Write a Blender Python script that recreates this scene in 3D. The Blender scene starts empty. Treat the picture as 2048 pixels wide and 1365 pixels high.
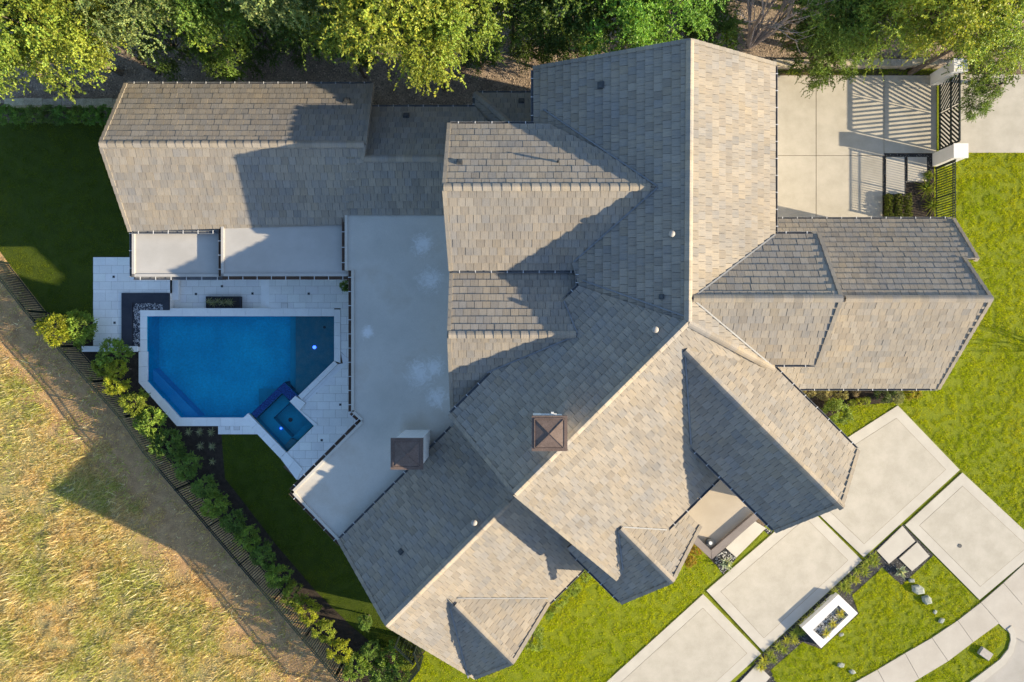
import bpy, math, random
import numpy as np
from mathutils import Vector, Matrix
from mathutils.geometry import tessellate_polygon

random.seed(7)
R = math.radians
scene = bpy.context.scene
col = scene.collection

# ------------------------------------------------------------------ camera, sky, sun, exposure
H, F, CX, CY = 34.0, 1365.0, 1024.0, 682.5      # a drone 34 m up, 24 mm equivalent lens, looking straight down
cam_d = bpy.data.cameras.new('camera')
cam_d.sensor_width = 36.0
cam_d.lens = 36.0 * F / 2048.0
cam_d.clip_start = 0.5
cam_d.clip_end = 600.0
cam = bpy.data.objects.new('camera', cam_d)
col.objects.link(cam)
cam.location = (0, 0, H)
cam.rotation_euler = (0, 0, 0)
scene.camera = cam

SUN_EL, SUN_AZ = R(19.2), R(-12.7)              # sun low in the picture's right, a little below the horizontal
SUN = Vector((math.cos(SUN_EL) * math.cos(SUN_AZ), math.cos(SUN_EL) * math.sin(SUN_AZ), math.sin(SUN_EL)))
world = bpy.data.worlds.new('World')
scene.world = world
world.use_nodes = True
wn = world.node_tree
sky = wn.nodes.new('ShaderNodeTexSky')
sky.sky_type = 'NISHITA'
sky.sun_disc = False
sky.sun_elevation = SUN_EL
sky.ozone_density = 2.5
sky.dust_density = 0.6
sky.sun_rotation = math.atan2(SUN.x, SUN.y)
bg = wn.nodes['Background']
wn.links.new(sky.outputs['Color'], bg.inputs['Color'])
bg.inputs['Strength'].default_value = 0.122
sun_d = bpy.data.lights.new('sun', 'SUN')
sun_d.energy = 5.0
sun_d.angle = R(0.45)
sun_d.color = (1.0, 0.845, 0.60)
sun = bpy.data.objects.new('sun', sun_d)
col.objects.link(sun)
sun.location = SUN * 80
sun.rotation_euler = SUN.to_track_quat('Z', 'Y').to_euler()
vs = scene.view_settings
vs.view_transform = 'Standard'
vs.look = 'None'
vs.gamma = 1.0
vs.use_curve_mapping = False
vs.exposure = 1.3
scene.cycles.max_bounces = 8
scene.cycles.diffuse_bounces = 4
scene.cycles.transparent_max_bounces = 12

# ------------------------------------------------------------------ helpers
def at(u, v, z=0.0):
    """world point whose picture place is (u, v) when it stands at height z"""
    k = (H - z) / F
    return Vector(((u - CX) * k, -(v - CY) * k, z))

def px(p):
    k = F / (H - p[2])
    return (CX + p[0] * k, CY - p[1] * k)

_tab = np.random.RandomState(3).rand(256, 256)
def vnoise(x, y, s=1.0):
    x = np.asarray(x) / s; y = np.asarray(y) / s
    xi = np.floor(x).astype(int); yi = np.floor(y).astype(int)
    fx = x - xi; fy = y - yi
    fx = fx * fx * (3 - 2 * fx); fy = fy * fy * (3 - 2 * fy)
    a = _tab[xi % 256, yi % 256]; b = _tab[(xi + 1) % 256, yi % 256]
    c = _tab[xi % 256, (yi + 1) % 256]; d = _tab[(xi + 1) % 256, (yi + 1) % 256]
    return (a * (1 - fx) + b * fx) * (1 - fy) + (c * (1 - fx) + d * fx) * fy
def fbm(x, y, s, n=3):
    r = 0; w = 0.5
    for i in range(n):
        r = r + w * vnoise(np.asarray(x) + 17.3 * i, np.asarray(y) - 9.1 * i, s / 2 ** i); w /= 2
    return r / (1 - 0.5 ** n)

def tag(o, label=None, cat=None, group=None, kind=None):
    if label: o['label'] = label
    if cat: o['category'] = cat
    if group: o['group'] = group
    if kind: o['kind'] = kind
    return o

def empty(name, loc=(0, 0, 0), label=None, cat=None, group=None, kind=None, rz=0):
    o = bpy.data.objects.new(name, None)
    col.objects.link(o)
    o.location = loc
    o.rotation_euler = (0, 0, rz)
    o.empty_display_size = 0.2
    return tag(o, label, cat, group, kind)

def origin(o):
    p = Vector((0, 0, 0))
    while o is not None:
        p = p + o.location; o = o.parent
    return p

def link_mesh(name, me, parent=None, loc=(0, 0, 0)):
    o = bpy.data.objects.new(name, me)
    col.objects.link(o)
    o.parent = parent
    o.location = loc
    return o

class MB:
    """collects vertices and faces in world space; build() links them as ONE mesh object"""
    def __init__(s):
        s.v = []; s.f = []; s.t = []; s.uv = []
    def add(s, vs_, fs, tint=None):
        b = len(s.v)
        s.v.extend([tuple(p) for p in vs_])
        s.f.extend([tuple(b + i for i in f) for f in fs])
        s.t.extend([tint or (1, 1, 1)] * len(vs_))
    def prism(s, poly, z0, z1, bottom=False, tint=None):
        n = len(poly)
        a = sum(poly[i][0] * poly[(i + 1) % n][1] - poly[(i + 1) % n][0] * poly[i][1] for i in range(n))
        if a < 0: poly = list(reversed(poly))
        vs_ = [(p[0], p[1], z1) for p in poly] + [(p[0], p[1], z0) for p in poly]
        fs = []
        if n <= 4: fs.append(tuple(range(n)))
        else: fs += [tuple(t) if area3(vs_, t) > 0 else tuple(reversed(t)) for t in tessellate_polygon([[Vector((p[0], p[1], 0)) for p in poly]])]
        for i in range(n):
            j = (i + 1) % n
            fs.append((i, n + i, n + j, j))
        if bottom: fs.append(tuple(range(2 * n - 1, n - 1, -1)))
        s.add(vs_, fs, tint)
        return s
    def box(s, c, size, rz=0, tint=None, mat=None):
        x, y, z = [k / 2 for k in size]
        m = mat or (Matrix.Translation(c) @ Matrix.Rotation(rz, 4, 'Z'))
        vs_ = [m @ Vector(p) for p in ((-x, -y, -z), (x, -y, -z), (x, y, -z), (-x, y, -z), (-x, -y, z), (x, -y, z), (x, y, z), (-x, y, z))]
        s.add(vs_, [(0, 3, 2, 1), (4, 5, 6, 7), (0, 1, 5, 4), (1, 2, 6, 5), (2, 3, 7, 6), (3, 0, 4, 7)], tint)
        return s
    def bar(s, a, b, w, h, tint=None):
        """a box beam from a to b"""
        a = Vector(a); b = Vector(b); d = b - a
        q = d.to_track_quat('X', 'Z')
        m = Matrix.Translation((a + b) / 2) @ q.to_matrix().to_4x4()
        return s.box(None, (d.length, w, h), tint=tint, mat=m)
    def tube(s, pts, rad, n=6, cap=True, tint=None):
        pts = [Vector(p) for p in pts]; vs_ = []; fs = []
        ref = Vector((0.31, 0.17, 0.93))
        for i, p in enumerate(pts):
            d = (pts[min(i + 1, len(pts) - 1)] - pts[max(i - 1, 0)]).normalized()
            x = d.cross(ref)
            if x.length < 1e-3: x = d.cross(Vector((1, 0, 0)))
            x.normalize(); y = d.cross(x)
            r = rad[i] if hasattr(rad, '__len__') else rad
            for k in range(n):
                a = 2 * math.pi * k / n
                vs_.append(p + x * (math.cos(a) * r) + y * (math.sin(a) * r))
        for i in range(len(pts) - 1):
            for k in range(n):
                fs.append((i * n + k, i * n + (k + 1) % n, (i + 1) * n + (k + 1) % n, (i + 1) * n + k))
        if cap:
            fs.append(tuple(range(n - 1, -1, -1))); fs.append(tuple(range((len(pts) - 1) * n, len(pts) * n)))
        s.add(vs_, fs, tint)
        return s
    def mesh(s, name, mat, off=(0, 0, 0), smooth=False, tints=False):
        me = bpy.data.meshes.new(name)
        v = np.array(s.v, dtype=float).reshape(-1, 3) - np.array(off)
        me.from_pydata([tuple(p) for p in v], [], s.f)
        if mat: me.materials.append(mat)
        if tints:
            a = me.attributes.new('tint', 'FLOAT_COLOR', 'POINT')
            t = np.ones((len(s.v), 4), dtype=np.float32); t[:, :3] = np.array(s.t)
            a.data.foreach_set('color', t.ravel())
        if smooth: me.polygons.foreach_set('use_smooth', [True] * len(me.polygons))
        me.update()
        return me
    def build(s, name, mat, parent=None, smooth=False, tints=False):
        off = origin(parent) if parent else (0, 0, 0)
        return link_mesh(name, s.mesh(name, mat, off, smooth, tints), parent)

def area3(v, t):
    a, b, c = [v[i] for i in t]
    return (b[0] - a[0]) * (c[1] - a[1]) - (c[0] - a[0]) * (b[1] - a[1])

def np_mesh(name, verts, quads, mat, tint=None, tri=False):
    """big arrays straight into a mesh; quads is an (n, k) index array"""
    me = bpy.data.meshes.new(name)
    k = quads.shape[1]; n = quads.shape[0]
    me.vertices.add(len(verts)); me.vertices.foreach_set('co', np.ascontiguousarray(verts, dtype=np.float32).ravel())
    me.loops.add(n * k); me.loops.foreach_set('vertex_index', np.ascontiguousarray(quads, dtype=np.int32).ravel())
    me.polygons.add(n); me.polygons.foreach_set('loop_start', np.arange(0, n * k, k, dtype=np.int32))
    try: me.polygons.foreach_set('loop_total', np.full(n, k, dtype=np.int32))
    except Exception: pass
    me.materials.append(mat)
    if tint is not None:
        a = me.attributes.new('tint', 'FLOAT_COLOR', 'POINT')
        t = np.ones((len(verts), 4), dtype=np.float32); t[:, :3] = tint
        a.data.foreach_set('color', t.ravel())
    me.update(calc_edges=True)
    me.validate()
    return me

def sheet(name, outer, z, mat, holes=(), parent=None):
    """a flat polygon (world xy) with holes, top face only"""
    loops = [[Vector((p[0], p[1], 0)) for p in outer]] + [[Vector((p[0], p[1], 0)) for p in h] for h in holes]
    flat = [p for l in loops for p in l]
    v = [(p.x, p.y, z) for p in flat]
    fs = []
    for t in tessellate_polygon(loops):
        fs.append(tuple(t) if area3(v, t) > 0 else tuple(reversed(t)))
    m = MB(); m.v = v; m.f = fs; m.t = [(1, 1, 1)] * len(v)
    return m.build(name, mat, parent)

def gp(pts, z=0.0):
    return [at(u, v, z) for u, v in pts]

def inside(poly, x, y):
    x = np.asarray(x); y = np.asarray(y); r = np.zeros(x.shape, bool); n = len(poly)
    for i in range(n):
        x1, y1 = poly[i][0], poly[i][1]; x2, y2 = poly[(i + 1) % n][0], poly[(i + 1) % n][1]
        c = ((y1 > y) != (y2 > y)) & (x < (x2 - x1) * (y - y1) / ((y2 - y1) if y2 != y1 else 1e-9) + x1)
        r ^= c
    return r

def clip(subject, clipper):
    """Sutherland-Hodgman: subject polygon against a convex counter-clockwise polygon (2D)"""
    out = list(subject); n = len(clipper)
    for i in range(n):
        ax, ay = clipper[i]; bx, by = clipper[(i + 1) % n]
        src = out; out = []
        if not src: break
        for j in range(len(src)):
            p = src[j]; q = src[(j + 1) % len(src)]
            dp = (bx - ax) * (p[1] - ay) - (by - ay) * (p[0] - ax)
            dq = (bx - ax) * (q[1] - ay) - (by - ay) * (q[0] - ax)
            if dp >= 0: out.append(p)
            if (dp >= 0) != (dq >= 0):
                t = dp / (dp - dq); out.append((p[0] + (q[0] - p[0]) * t, p[1] + (q[1] - p[1]) * t))
    return out

def ccw(poly):
    a = sum(poly[i][0] * poly[(i + 1) % len(poly)][1] - poly[(i + 1) % len(poly)][0] * poly[i][1] for i in range(len(poly)))
    return poly if a > 0 else list(reversed(poly))

def parea(p):
    return 0.5 * abs(sum(p[i][0] * p[(i + 1) % len(p)][1] - p[(i + 1) % len(p)][0] * p[i][1] for i in range(len(p))))

# ------------------------------------------------------------------ materials
def new_mat(name):
    m = bpy.data.materials.new(name); m.use_nodes = True
    nt = m.node_tree; b = nt.nodes['Principled BSDF']
    b.inputs['Specular IOR Level'].default_value = 0.25
    return m, nt, b
def N(nt, typ, **kw):
    n = nt.nodes.new(typ)
    for k, v in kw.items(): setattr(n, k, v)
    return n
def noise_node(nt, vec, scale, detail=4, rough=0.6):
    n = N(nt, 'ShaderNodeTexNoise'); n.inputs['Scale'].default_value = scale; n.inputs['Detail'].default_value = detail
    n.inputs['Roughness'].default_value = rough
    if vec is not None: nt.links.new(vec, n.inputs['Vector'])
    return n
def ramp(nt, fac, stops):
    r = N(nt, 'ShaderNodeValToRGB'); e = r.color_ramp.elements
    while len(e) < len(stops): e.new(0.5)
    for i, (p, c) in enumerate(stops):
        e[i].position = p; e[i].color = (*c, 1) if len(c) == 3 else c
    nt.links.new(fac, r.inputs['Fac'])
    return r
def mix(nt, fac, a, b, mode='MIX'):
    m = N(nt, 'ShaderNodeMix', data_type='RGBA', blend_type=mode)
    for s, val in ((m.inputs['Factor'], fac), (m.inputs['A'], a), (m.inputs['B'], b)):
        if hasattr(val, 'is_linked'): nt.links.new(val, s)
        elif isinstance(val, (int, float)): s.default_value = val
        else: s.default_value = (*val, 1)
    return m.outputs['Result']
def bump(nt, b, height, strength, dist):
    n = N(nt, 'ShaderNodeBump'); n.inputs['Strength'].default_value = strength; n.inputs['Distance'].default_value = dist
    nt.links.new(height, n.inputs['Height']); nt.links.new(n.outputs['Normal'], b.inputs['Normal'])

def speckled(name, ca, cb, scale=1.2, fine=40.0, rough=0.85, bmp=0.15, dist=0.01, fine_amt=0.35, lo=0.35, hi=0.65, tinted=False):
    """two real colours of one material in broad blotches, with a fine grain"""
    m, nt, b = new_mat(name)
    g = N(nt, 'ShaderNodeNewGeometry')
    n1 = noise_node(nt, g.outputs['Position'], scale, 5, 0.6)
    n2 = noise_node(nt, g.outputs['Position'], fine, 3, 0.7)
    r1 = ramp(nt, n1.outputs['Fac'], [(lo, ca), (hi, cb)])
    r2 = ramp(nt, n2.outputs['Fac'], [(0.3, (1 - fine_amt,) * 3), (0.7, (1 + fine_amt * 0.5,) * 3)])
    c = mix(nt, 1.0, r1.outputs['Color'], r2.outputs['Color'], 'MULTIPLY')
    if tinted:
        a = N(nt, 'ShaderNodeAttribute', attribute_name='tint')
        c = mix(nt, 1.0, c, a.outputs['Color'], 'MULTIPLY')
    nt.links.new(c, b.inputs['Base Color'])
    b.inputs['Roughness'].default_value = rough
    bump(nt, b, n2.outputs['Fac'], bmp, dist)
    return m

def tile_material():
    m, nt, b = new_mat('concrete_roof_tile')
    a = N(nt, 'ShaderNodeAttribute', attribute_name='tint')
    uv = N(nt, 'ShaderNodeAttribute', attribute_name='ab')
    g = N(nt, 'ShaderNodeNewGeometry')
    oi = N(nt, 'ShaderNodeObjectInfo')
    ad = N(nt, 'ShaderNodeVectorMath', operation='ADD')
    nt.links.new(uv.outputs['Vector'], ad.inputs[0]); nt.links.new(oi.outputs['Location'], ad.inputs[1])
    mp = N(nt, 'ShaderNodeMapping'); mp.inputs['Scale'].default_value = (26, 2.2, 3)
    nt.links.new(ad.outputs['Vector'], mp.inputs['Vector'])
    st = noise_node(nt, mp.outputs['Vector'], 1.0, 4, 0.65)                 # the broom grain down each tile
    rs = ramp(nt, st.outputs['Fac'], [(0.28, (0.72, 0.74, 0.77)), (0.5, (1, 1, 1)), (0.75, (1.12, 1.07, 0.98))])
    big = noise_node(nt, g.outputs['Position'], 0.5, 3, 0.6)
    rb = ramp(nt, big.outputs['Fac'], [(0.35, (0.88, 0.90, 0.94)), (0.65, (1.06, 1.03, 0.98))])
    fine = noise_node(nt, g.outputs['Position'], 60, 2, 0.6)
    rf = ramp(nt, fine.outputs['Fac'], [(0.3, (0.85, 0.85, 0.85)), (0.7, (1.08, 1.08, 1.08))])
    c = mix(nt, 1.0, a.outputs['Color'], rs.outputs['Color'], 'MULTIPLY')
    c = mix(nt, 1.0, c, rb.outputs['Color'], 'MULTIPLY')
    c = mix(nt, 1.0, c, rf.outputs['Color'], 'MULTIPLY')
    nt.links.new(c, b.inputs['Base Color'])
    b.inputs['Roughness'].default_value = 0.85
    bump(nt, b, st.outputs['Fac'], 0.35, 0.006)
    return m

def leaf_material(name, gloss=0.5, trans=0.35):
    m, nt, b = new_mat(name)
    a = N(nt, 'ShaderNodeAttribute', attribute_name='tint')
    oi = N(nt, 'ShaderNodeObjectInfo')
    c = mix(nt, 1.0, a.outputs['Color'], oi.outputs['Color'], 'MULTIPLY')
    nt.links.new(c, b.inputs['Base Color'])
    b.inputs['Roughness'].default_value = gloss
    t = N(nt, 'ShaderNodeBsdfTranslucent')
    warm = mix(nt, 1.0, c, (1.25, 1.15, 0.5), 'MULTIPLY')
    nt.links.new(warm, t.inputs['Color'])
    mx = N(nt, 'ShaderNodeMixShader'); mx.inputs['Fac'].default_value = trans
    nt.links.new(b.outputs['BSDF'], mx.inputs[1]); nt.links.new(t.outputs['BSDF'], mx.inputs[2])
    nt.links.new(mx.outputs['Shader'], nt.nodes['Material Output'].inputs['Surface'])
    return m

M = {}
M['tile'] = tile_material()
M['deckwood'] = speckled('roof_underlay', (0.09, 0.075, 0.06), (0.12, 0.10, 0.085))
M['stucco'] = speckled('white_stucco', (0.74, 0.73, 0.71), (0.82, 0.81, 0.79), 0.8, 60, 0.9, 0.2)
M['gutter'] = speckled('grey_metal_gutter', (0.17, 0.175, 0.185), (0.21, 0.215, 0.225), 2, 30, 0.5, 0.02)
M['hanger'] = speckled('white_metal_strap', (0.6, 0.6, 0.6), (0.66, 0.66, 0.66), 2, 30, 0.5, 0.02)
M['copper'] = speckled('brown_metal_cap', (0.125, 0.09, 0.074), (0.165, 0.12, 0.10), 2.5, 25, 0.5, 0.05)
M['fascia'] = speckled('brown_fascia', (0.13, 0.085, 0.06), (0.17, 0.115, 0.085), 2, 30, 0.7, 0.1)
M['vent'] = speckled('pale_vent_metal', (0.34, 0.31, 0.28), (0.42, 0.38, 0.34), 6, 50, 0.6, 0.05)
M['vent_dark'] = speckled('dark_vent_metal', (0.05, 0.055, 0.06), (0.08, 0.085, 0.09), 6, 50, 0.6, 0.05)
M['concrete'] = speckled('exposed_concrete', (0.405, 0.37, 0.305), (0.475, 0.435, 0.365), 1.3, 55, 0.9, 0.12, 0.004, 0.14)
M['concrete_b'] = speckled('pale_concrete_border', (0.44, 0.405, 0.345), (0.495, 0.46, 0.395), 1.1, 70, 0.9, 0.1, 0.004, 0.10)
M['walk'] = speckled('sidewalk_concrete', (0.41, 0.37, 0.315), (0.47, 0.43, 0.37), 0.8, 50, 0.9, 0.1, 0.004, 0.10)
M['asphalt'] = speckled('pale_street', (0.35, 0.325, 0.285), (0.41, 0.38, 0.34), 0.8, 60, 0.9, 0.15, 0.004, 0.15)
M['joint'] = speckled('dark_joint', (0.20, 0.165, 0.115), (0.26, 0.215, 0.155), 3, 40)
M['paver'] = speckled('white_limestone', (0.83, 0.825, 0.80), (0.90, 0.895, 0.865), 1.4, 35, 0.8, 0.08, 0.003, 0.10, tinted=True)
M['coping'] = speckled('coping_limestone', (0.85, 0.845, 0.825), (0.91, 0.905, 0.88), 1.6, 35, 0.8, 0.08, 0.003, 0.08, tinted=True)
M['charcoal'] = speckled('charcoal_stone', (0.035, 0.04, 0.055), (0.05, 0.055, 0.07), 2, 60, 0.8, 0.1)
M['white'] = speckled('white_plaster', (0.66, 0.64, 0.61), (0.72, 0.70, 0.67), 1.5, 50, 0.85, 0.08, 0.003, 0.05)
M['taupe'] = speckled('taupe_coping', (0.20, 0.17, 0.155), (0.25, 0.215, 0.195), 1.5, 50, 0.8, 0.08)
M['steel'] = speckled('dark_green_steel', (0.012, 0.018, 0.016), (0.02, 0.028, 0.025), 5, 40, 0.45, 0.02)
M['limestone'] = speckled('rough_limestone', (0.42, 0.36, 0.27), (0.55, 0.48, 0.38), 3, 18, 0.95, 0.6, 0.03, 0.3, tinted=True)
M['boulder'] = speckled('grey_boulder', (0.22, 0.24, 0.20), (0.36, 0.38, 0.33), 3, 20, 0.9, 0.5, 0.03, 0.3)
M['pebble'] = speckled('pebbles', (0.8, 0.8, 0.8), (1, 1, 1), 8, 40, 0.8, 0.1, tinted=True)
M['bark'] = speckled('bark', (0.09, 0.07, 0.055), (0.16, 0.13, 0.10), 4, 30, 0.95, 0.5, 0.02)
M['barebark'] = speckled('pale_dead_bark', (0.36, 0.29, 0.26), (0.48, 0.40, 0.36), 4, 30, 0.95, 0.4, 0.02)
M['mulch'] = speckled('dark_mulch', (0.028, 0.021, 0.016), (0.06, 0.045, 0.034), 5, 30, 0.95, 0.8, 0.03, 0.6)
M['black_gravel'] = speckled('black_gravel', (0.03, 0.03, 0.03), (0.06, 0.058, 0.055), 6, 45, 0.9, 0.8, 0.02, 0.6)
M['litter'] = speckled('gravel_and_leaf_litter', (0.22, 0.165, 0.12), (0.36, 0.28, 0.21), 1.6, 14, 0.95, 0.9, 0.05, 0.55)
M['soil'] = speckled('soil', (0.10, 0.075, 0.05), (0.17, 0.125, 0.085), 1.0, 20, 0.95, 0.6, 0.04, 0.4)
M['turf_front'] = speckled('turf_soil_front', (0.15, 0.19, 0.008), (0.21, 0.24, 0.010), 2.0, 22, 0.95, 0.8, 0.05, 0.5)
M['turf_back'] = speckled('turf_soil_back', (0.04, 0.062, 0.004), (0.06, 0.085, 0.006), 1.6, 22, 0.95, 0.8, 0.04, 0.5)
M['pool'] = speckled('blue_pool_plaster', (0.003, 0.51, 0.72), (0.010, 0.68, 0.88), 0.7, 10, 0.7, 0.05, 0.004, 0.22)
M['shelf'] = speckled('teal_pool_shelf', (0.05, 0.235, 0.29), (0.15, 0.28, 0.30), 2.2, 24, 0.7, 0.05, 0.004, 0.25)
M['spa'] = speckled('teal_spa_plaster', (0.012, 0.36, 0.48), (0.02, 0.43, 0.56), 1.6, 24, 0.7, 0.05, 0.004, 0.15)
M['bench'] = speckled('light_blue_bench', (0.03, 0.42, 0.74), (0.06, 0.50, 0.80), 1.6, 24, 0.7, 0.05, 0.004, 0.2)
M['mosaic'] = speckled('blue_glass_mosaic', (0.006, 0.025, 0.12), (0.025, 0.11, 0.36), 16, 50, 0.2, 0.1, 0.003, 0.7, 0.4, 0.62)
M['leaf'] = leaf_material('leaf', 0.45, 0.38)
M['blade'] = leaf_material('blade', 0.8, 0.42)
M['blade'].node_tree.nodes['Principled BSDF'].inputs['Specular IOR Level'].default_value = 0.08

def water_material():
    m, nt, b = new_mat('pool_water')
    tr = N(nt, 'ShaderNodeBsdfTransparent'); tr.inputs['Color'].default_value = (0.72, 0.95, 1.0, 1)
    gl = N(nt, 'ShaderNodeBsdfGlossy'); gl.inputs['Roughness'].default_value = 0.03
    fr = N(nt, 'ShaderNodeFresnel'); fr.inputs['IOR'].default_value = 1.33
    g = N(nt, 'ShaderNodeNewGeometry')
    nz = noise_node(nt, g.outputs['Position'], 3.5, 3, 0.5)
    bp = N(nt, 'ShaderNodeBump'); bp.inputs['Strength'].default_value = 0.12; bp.inputs['Distance'].default_value = 0.03
    nt.links.new(nz.outputs['Fac'], bp.inputs['Height'])
    nt.links.new(bp.outputs['Normal'], gl.inputs['Normal']); nt.links.new(bp.outputs['Normal'], fr.inputs['Normal'])
    mx = N(nt, 'ShaderNodeMixShader')
    nt.links.new(fr.outputs['Fac'], mx.inputs['Fac']); nt.links.new(tr.outputs['BSDF'], mx.inputs[1]); nt.links.new(gl.outputs['BSDF'], mx.inputs[2])
    nt.links.new(mx.outputs['Shader'], nt.nodes['Material Output'].inputs['Surface'])
    return m
M['water'] = water_material()

def lamp_material():
    m, nt, b = new_mat('blue_underwater_lamp')
    b.inputs['Base Color'].default_value = (0.05, 0.1, 0.9, 1)
    b.inputs['Emission Color'].default_value = (0.06, 0.14, 1.0, 1)
    b.inputs['Emission Strength'].default_value = 1.6
    return m
M['lamp'] = lamp_material()

def membrane_material():
    """flat roof sheet: grey with broad dirt, tanned edges and a few chalky white stains"""
    m, nt, b = new_mat('roof_membrane')
    g = N(nt, 'ShaderNodeNewGeometry')
    n1 = noise_node(nt, g.outputs['Position'], 0.45, 5, 0.6)
    r1 = ramp(nt, n1.outputs['Fac'], [(0.3, (0.45, 0.425, 0.375)), (0.52, (0.52, 0.49, 0.435)), (0.70, (0.45, 0.40, 0.33))])
    n2 = noise_node(nt, g.outputs['Position'], 45, 3, 0.7)
    r2 = ramp(nt, n2.outputs['Fac'], [(0.3, (0.88, 0.88, 0.88)), (0.7, (1.06, 1.06, 1.06))])
    c = mix(nt, 1.0, r1.outputs['Color'], r2.outputs['Color'], 'MULTIPLY')
    tot = None
    for (u, v, rad) in ((845, 490, 1.1), (860, 560, 1.3), (840, 748, 1.5), (868, 735, 1.1), (874, 795, 1.1), (735, 665, .6)):
        p = at(u, v, 3.9)
        d = N(nt, 'ShaderNodeVectorMath', operation='DISTANCE'); d.inputs[1].default_value = p
        nt.links.new(g.outputs['Position'], d.inputs[0])
        mr = N(nt, 'ShaderNodeMapRange'); mr.inputs['From Min'].default_value = rad; mr.inputs['From Max'].default_value = 0.1
        nt.links.new(d.outputs['Value'], mr.inputs['Value'])
        if tot is None: tot = mr.outputs['Result']
        else:
            a = N(nt, 'ShaderNodeMath', operation='MAXIMUM'); nt.links.new(tot, a.inputs[0]); nt.links.new(mr.outputs['Result'], a.inputs[1]); tot = a.outputs['Value']
    n3 = noise_node(nt, g.outputs['Position'], 3.2, 10, 0.86); n3.inputs['Distortion'].default_value = 1.5
    ml = N(nt, 'ShaderNodeMath', operation='MULTIPLY_ADD'); nt.links.new(tot, ml.inputs[0]); ml.inputs[1].default_value = 0.42; nt.links.new(n3.outputs['Fac'], ml.inputs[2])
    r3 = ramp(nt, ml.outputs['Value'], [(0.74, (0, 0, 0)), (0.92, (0.7, 0.7, 0.7))])
    sep = N(nt, 'ShaderNodeSeparateColor'); nt.links.new(r3.outputs['Color'], sep.inputs['Color'])
    c = mix(nt, sep.outputs['Red'], c, (0.74, 0.74, 0.73))
    nt.links.new(c, b.inputs['Base Color']); b.inputs['Roughness'].default_value = 0.8
    bump(nt, b, n2.outputs['Fac'], 0.1, 0.004)
    return m
M['membrane'] = membrane_material()
M['membrane_tan'] = speckled('tan_roof_membrane', (0.40, 0.34, 0.26), (0.46, 0.395, 0.31), 0.7, 45, 0.85, 0.1, 0.004, 0.12)
M['membrane_pale'] = speckled('pale_roof_membrane', (0.40, 0.38, 0.35), (0.46, 0.44, 0.41), 0.7, 45, 0.85, 0.1, 0.004, 0.10)

def field_material():
    m, nt, b = new_mat('dry_field')
    g = N(nt, 'ShaderNodeNewGeometry')
    n1 = noise_node(nt, g.outputs['Position'], 0.55, 5, 0.65)
    r1 = ramp(nt, n1.outputs['Fac'], [(0.3, (0.38, 0.27, 0.12)), (0.5, (0.38, 0.31, 0.13)), (0.68, (0.29, 0.28, 0.09))])
    # bare reddish soil close to the fence
    a = at(274, 829); c2 = at(686, 1325); d = (c2 - a).normalized(); nrm = Vector((-d.y, d.x, 0))
    if nrm.x > 0: nrm = -nrm
    sub = N(nt, 'ShaderNodeVectorMath', operation='SUBTRACT'); sub.inputs[1].default_value = a
    nt.links.new(g.outputs['Position'], sub.inputs[0])
    dot = N(nt, 'ShaderNodeVectorMath', operation='DOT_PRODUCT'); dot.inputs[1].default_value = nrm
    nt.links.new(sub.outputs['Vector'], dot.inputs[0])
    n2 = noise_node(nt, g.outputs['Position'], 0.8, 4, 0.6)
    ma = N(nt, 'ShaderNodeMath', operation='MULTIPLY_ADD'); ma.inputs[1].default_value = 3.0
    nt.links.new(n2.outputs['Fac'], ma.inputs[0]); nt.links.new(dot.outputs['Value'], ma.inputs[2])
    rr = ramp(nt, ma.outputs['Value'], [(0.0, (0, 0, 0)), (1.0, (1, 1, 1))])
    mr = N(nt, 'ShaderNodeMapRange'); mr.inputs['From Min'].default_value = 4.6; mr.inputs['From Max'].default_value = 6.2
    nt.links.new(ma.outputs['Value'], mr.inputs['Value'])
    n4 = noise_node(nt, g.outputs['Position'], 2.2, 5, 0.7)
    soil = ramp(nt, n4.outputs['Fac'], [(0.35, (0.36, 0.215, 0.105)), (0.65, (0.58, 0.37, 0.18))])
    c = mix(nt, mr.outputs['Result'], soil.outputs['Color'], r1.outputs['Color'])
    n3 = noise_node(nt, g.outputs['Position'], 18, 4, 0.7)
    r3 = ramp(nt, n3.outputs['Fac'], [(0.3, (0.55, 0.55, 0.55)), (0.7, (1.2, 1.2, 1.2))])
    c = mix(nt, 1.0, c, r3.outputs['Color'], 'MULTIPLY')
    nt.links.new(c, b.inputs['Base Color']); b.inputs['Roughness'].default_value = 0.95
    bump(nt, b, n3.outputs['Fac'], 0.9, 0.06)
    return m
M['field'] = field_material()

# ------------------------------------------------------------------ the ground
pool_hole = [(290, 628), (672, 628), (672, 726), (601, 796), (632, 851), (574, 908), (495, 831), (490, 840), (358, 840), (291, 764)]
sunk_hole = [(340.8, 540), (538.5, 540), (538.5, 617.3), (340.8, 617.3)]
G = 160
ground = sheet('ground', [(-G, -G), (G, -G), (G, G), (-G, G)], -0.012, M['soil'], [gp(pool_hole), gp(sunk_hole)])
tag(ground, kind='structure')
base_line = [(-70, 405), (17, 527), (93, 625), (274, 829), (320, 895), (686, 1325), (790, 1450)]   # foot of the long fence
field_poly = gp(base_line) + [at(790, 2600), at(-1500, 2600), at(-1500, 405)]
tag(sheet('field_ground', field_poly, -0.004, M['field']), kind='structure')
yard = gp([(-900, -1200), (3000, -1200), (3000, 128), (1500, 128), (1500, 260), (200, 260), (200, 207), (-900, 207)])
tag(sheet('gravel_ground', yard, -0.004, M['litter']), kind='structure')

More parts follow.
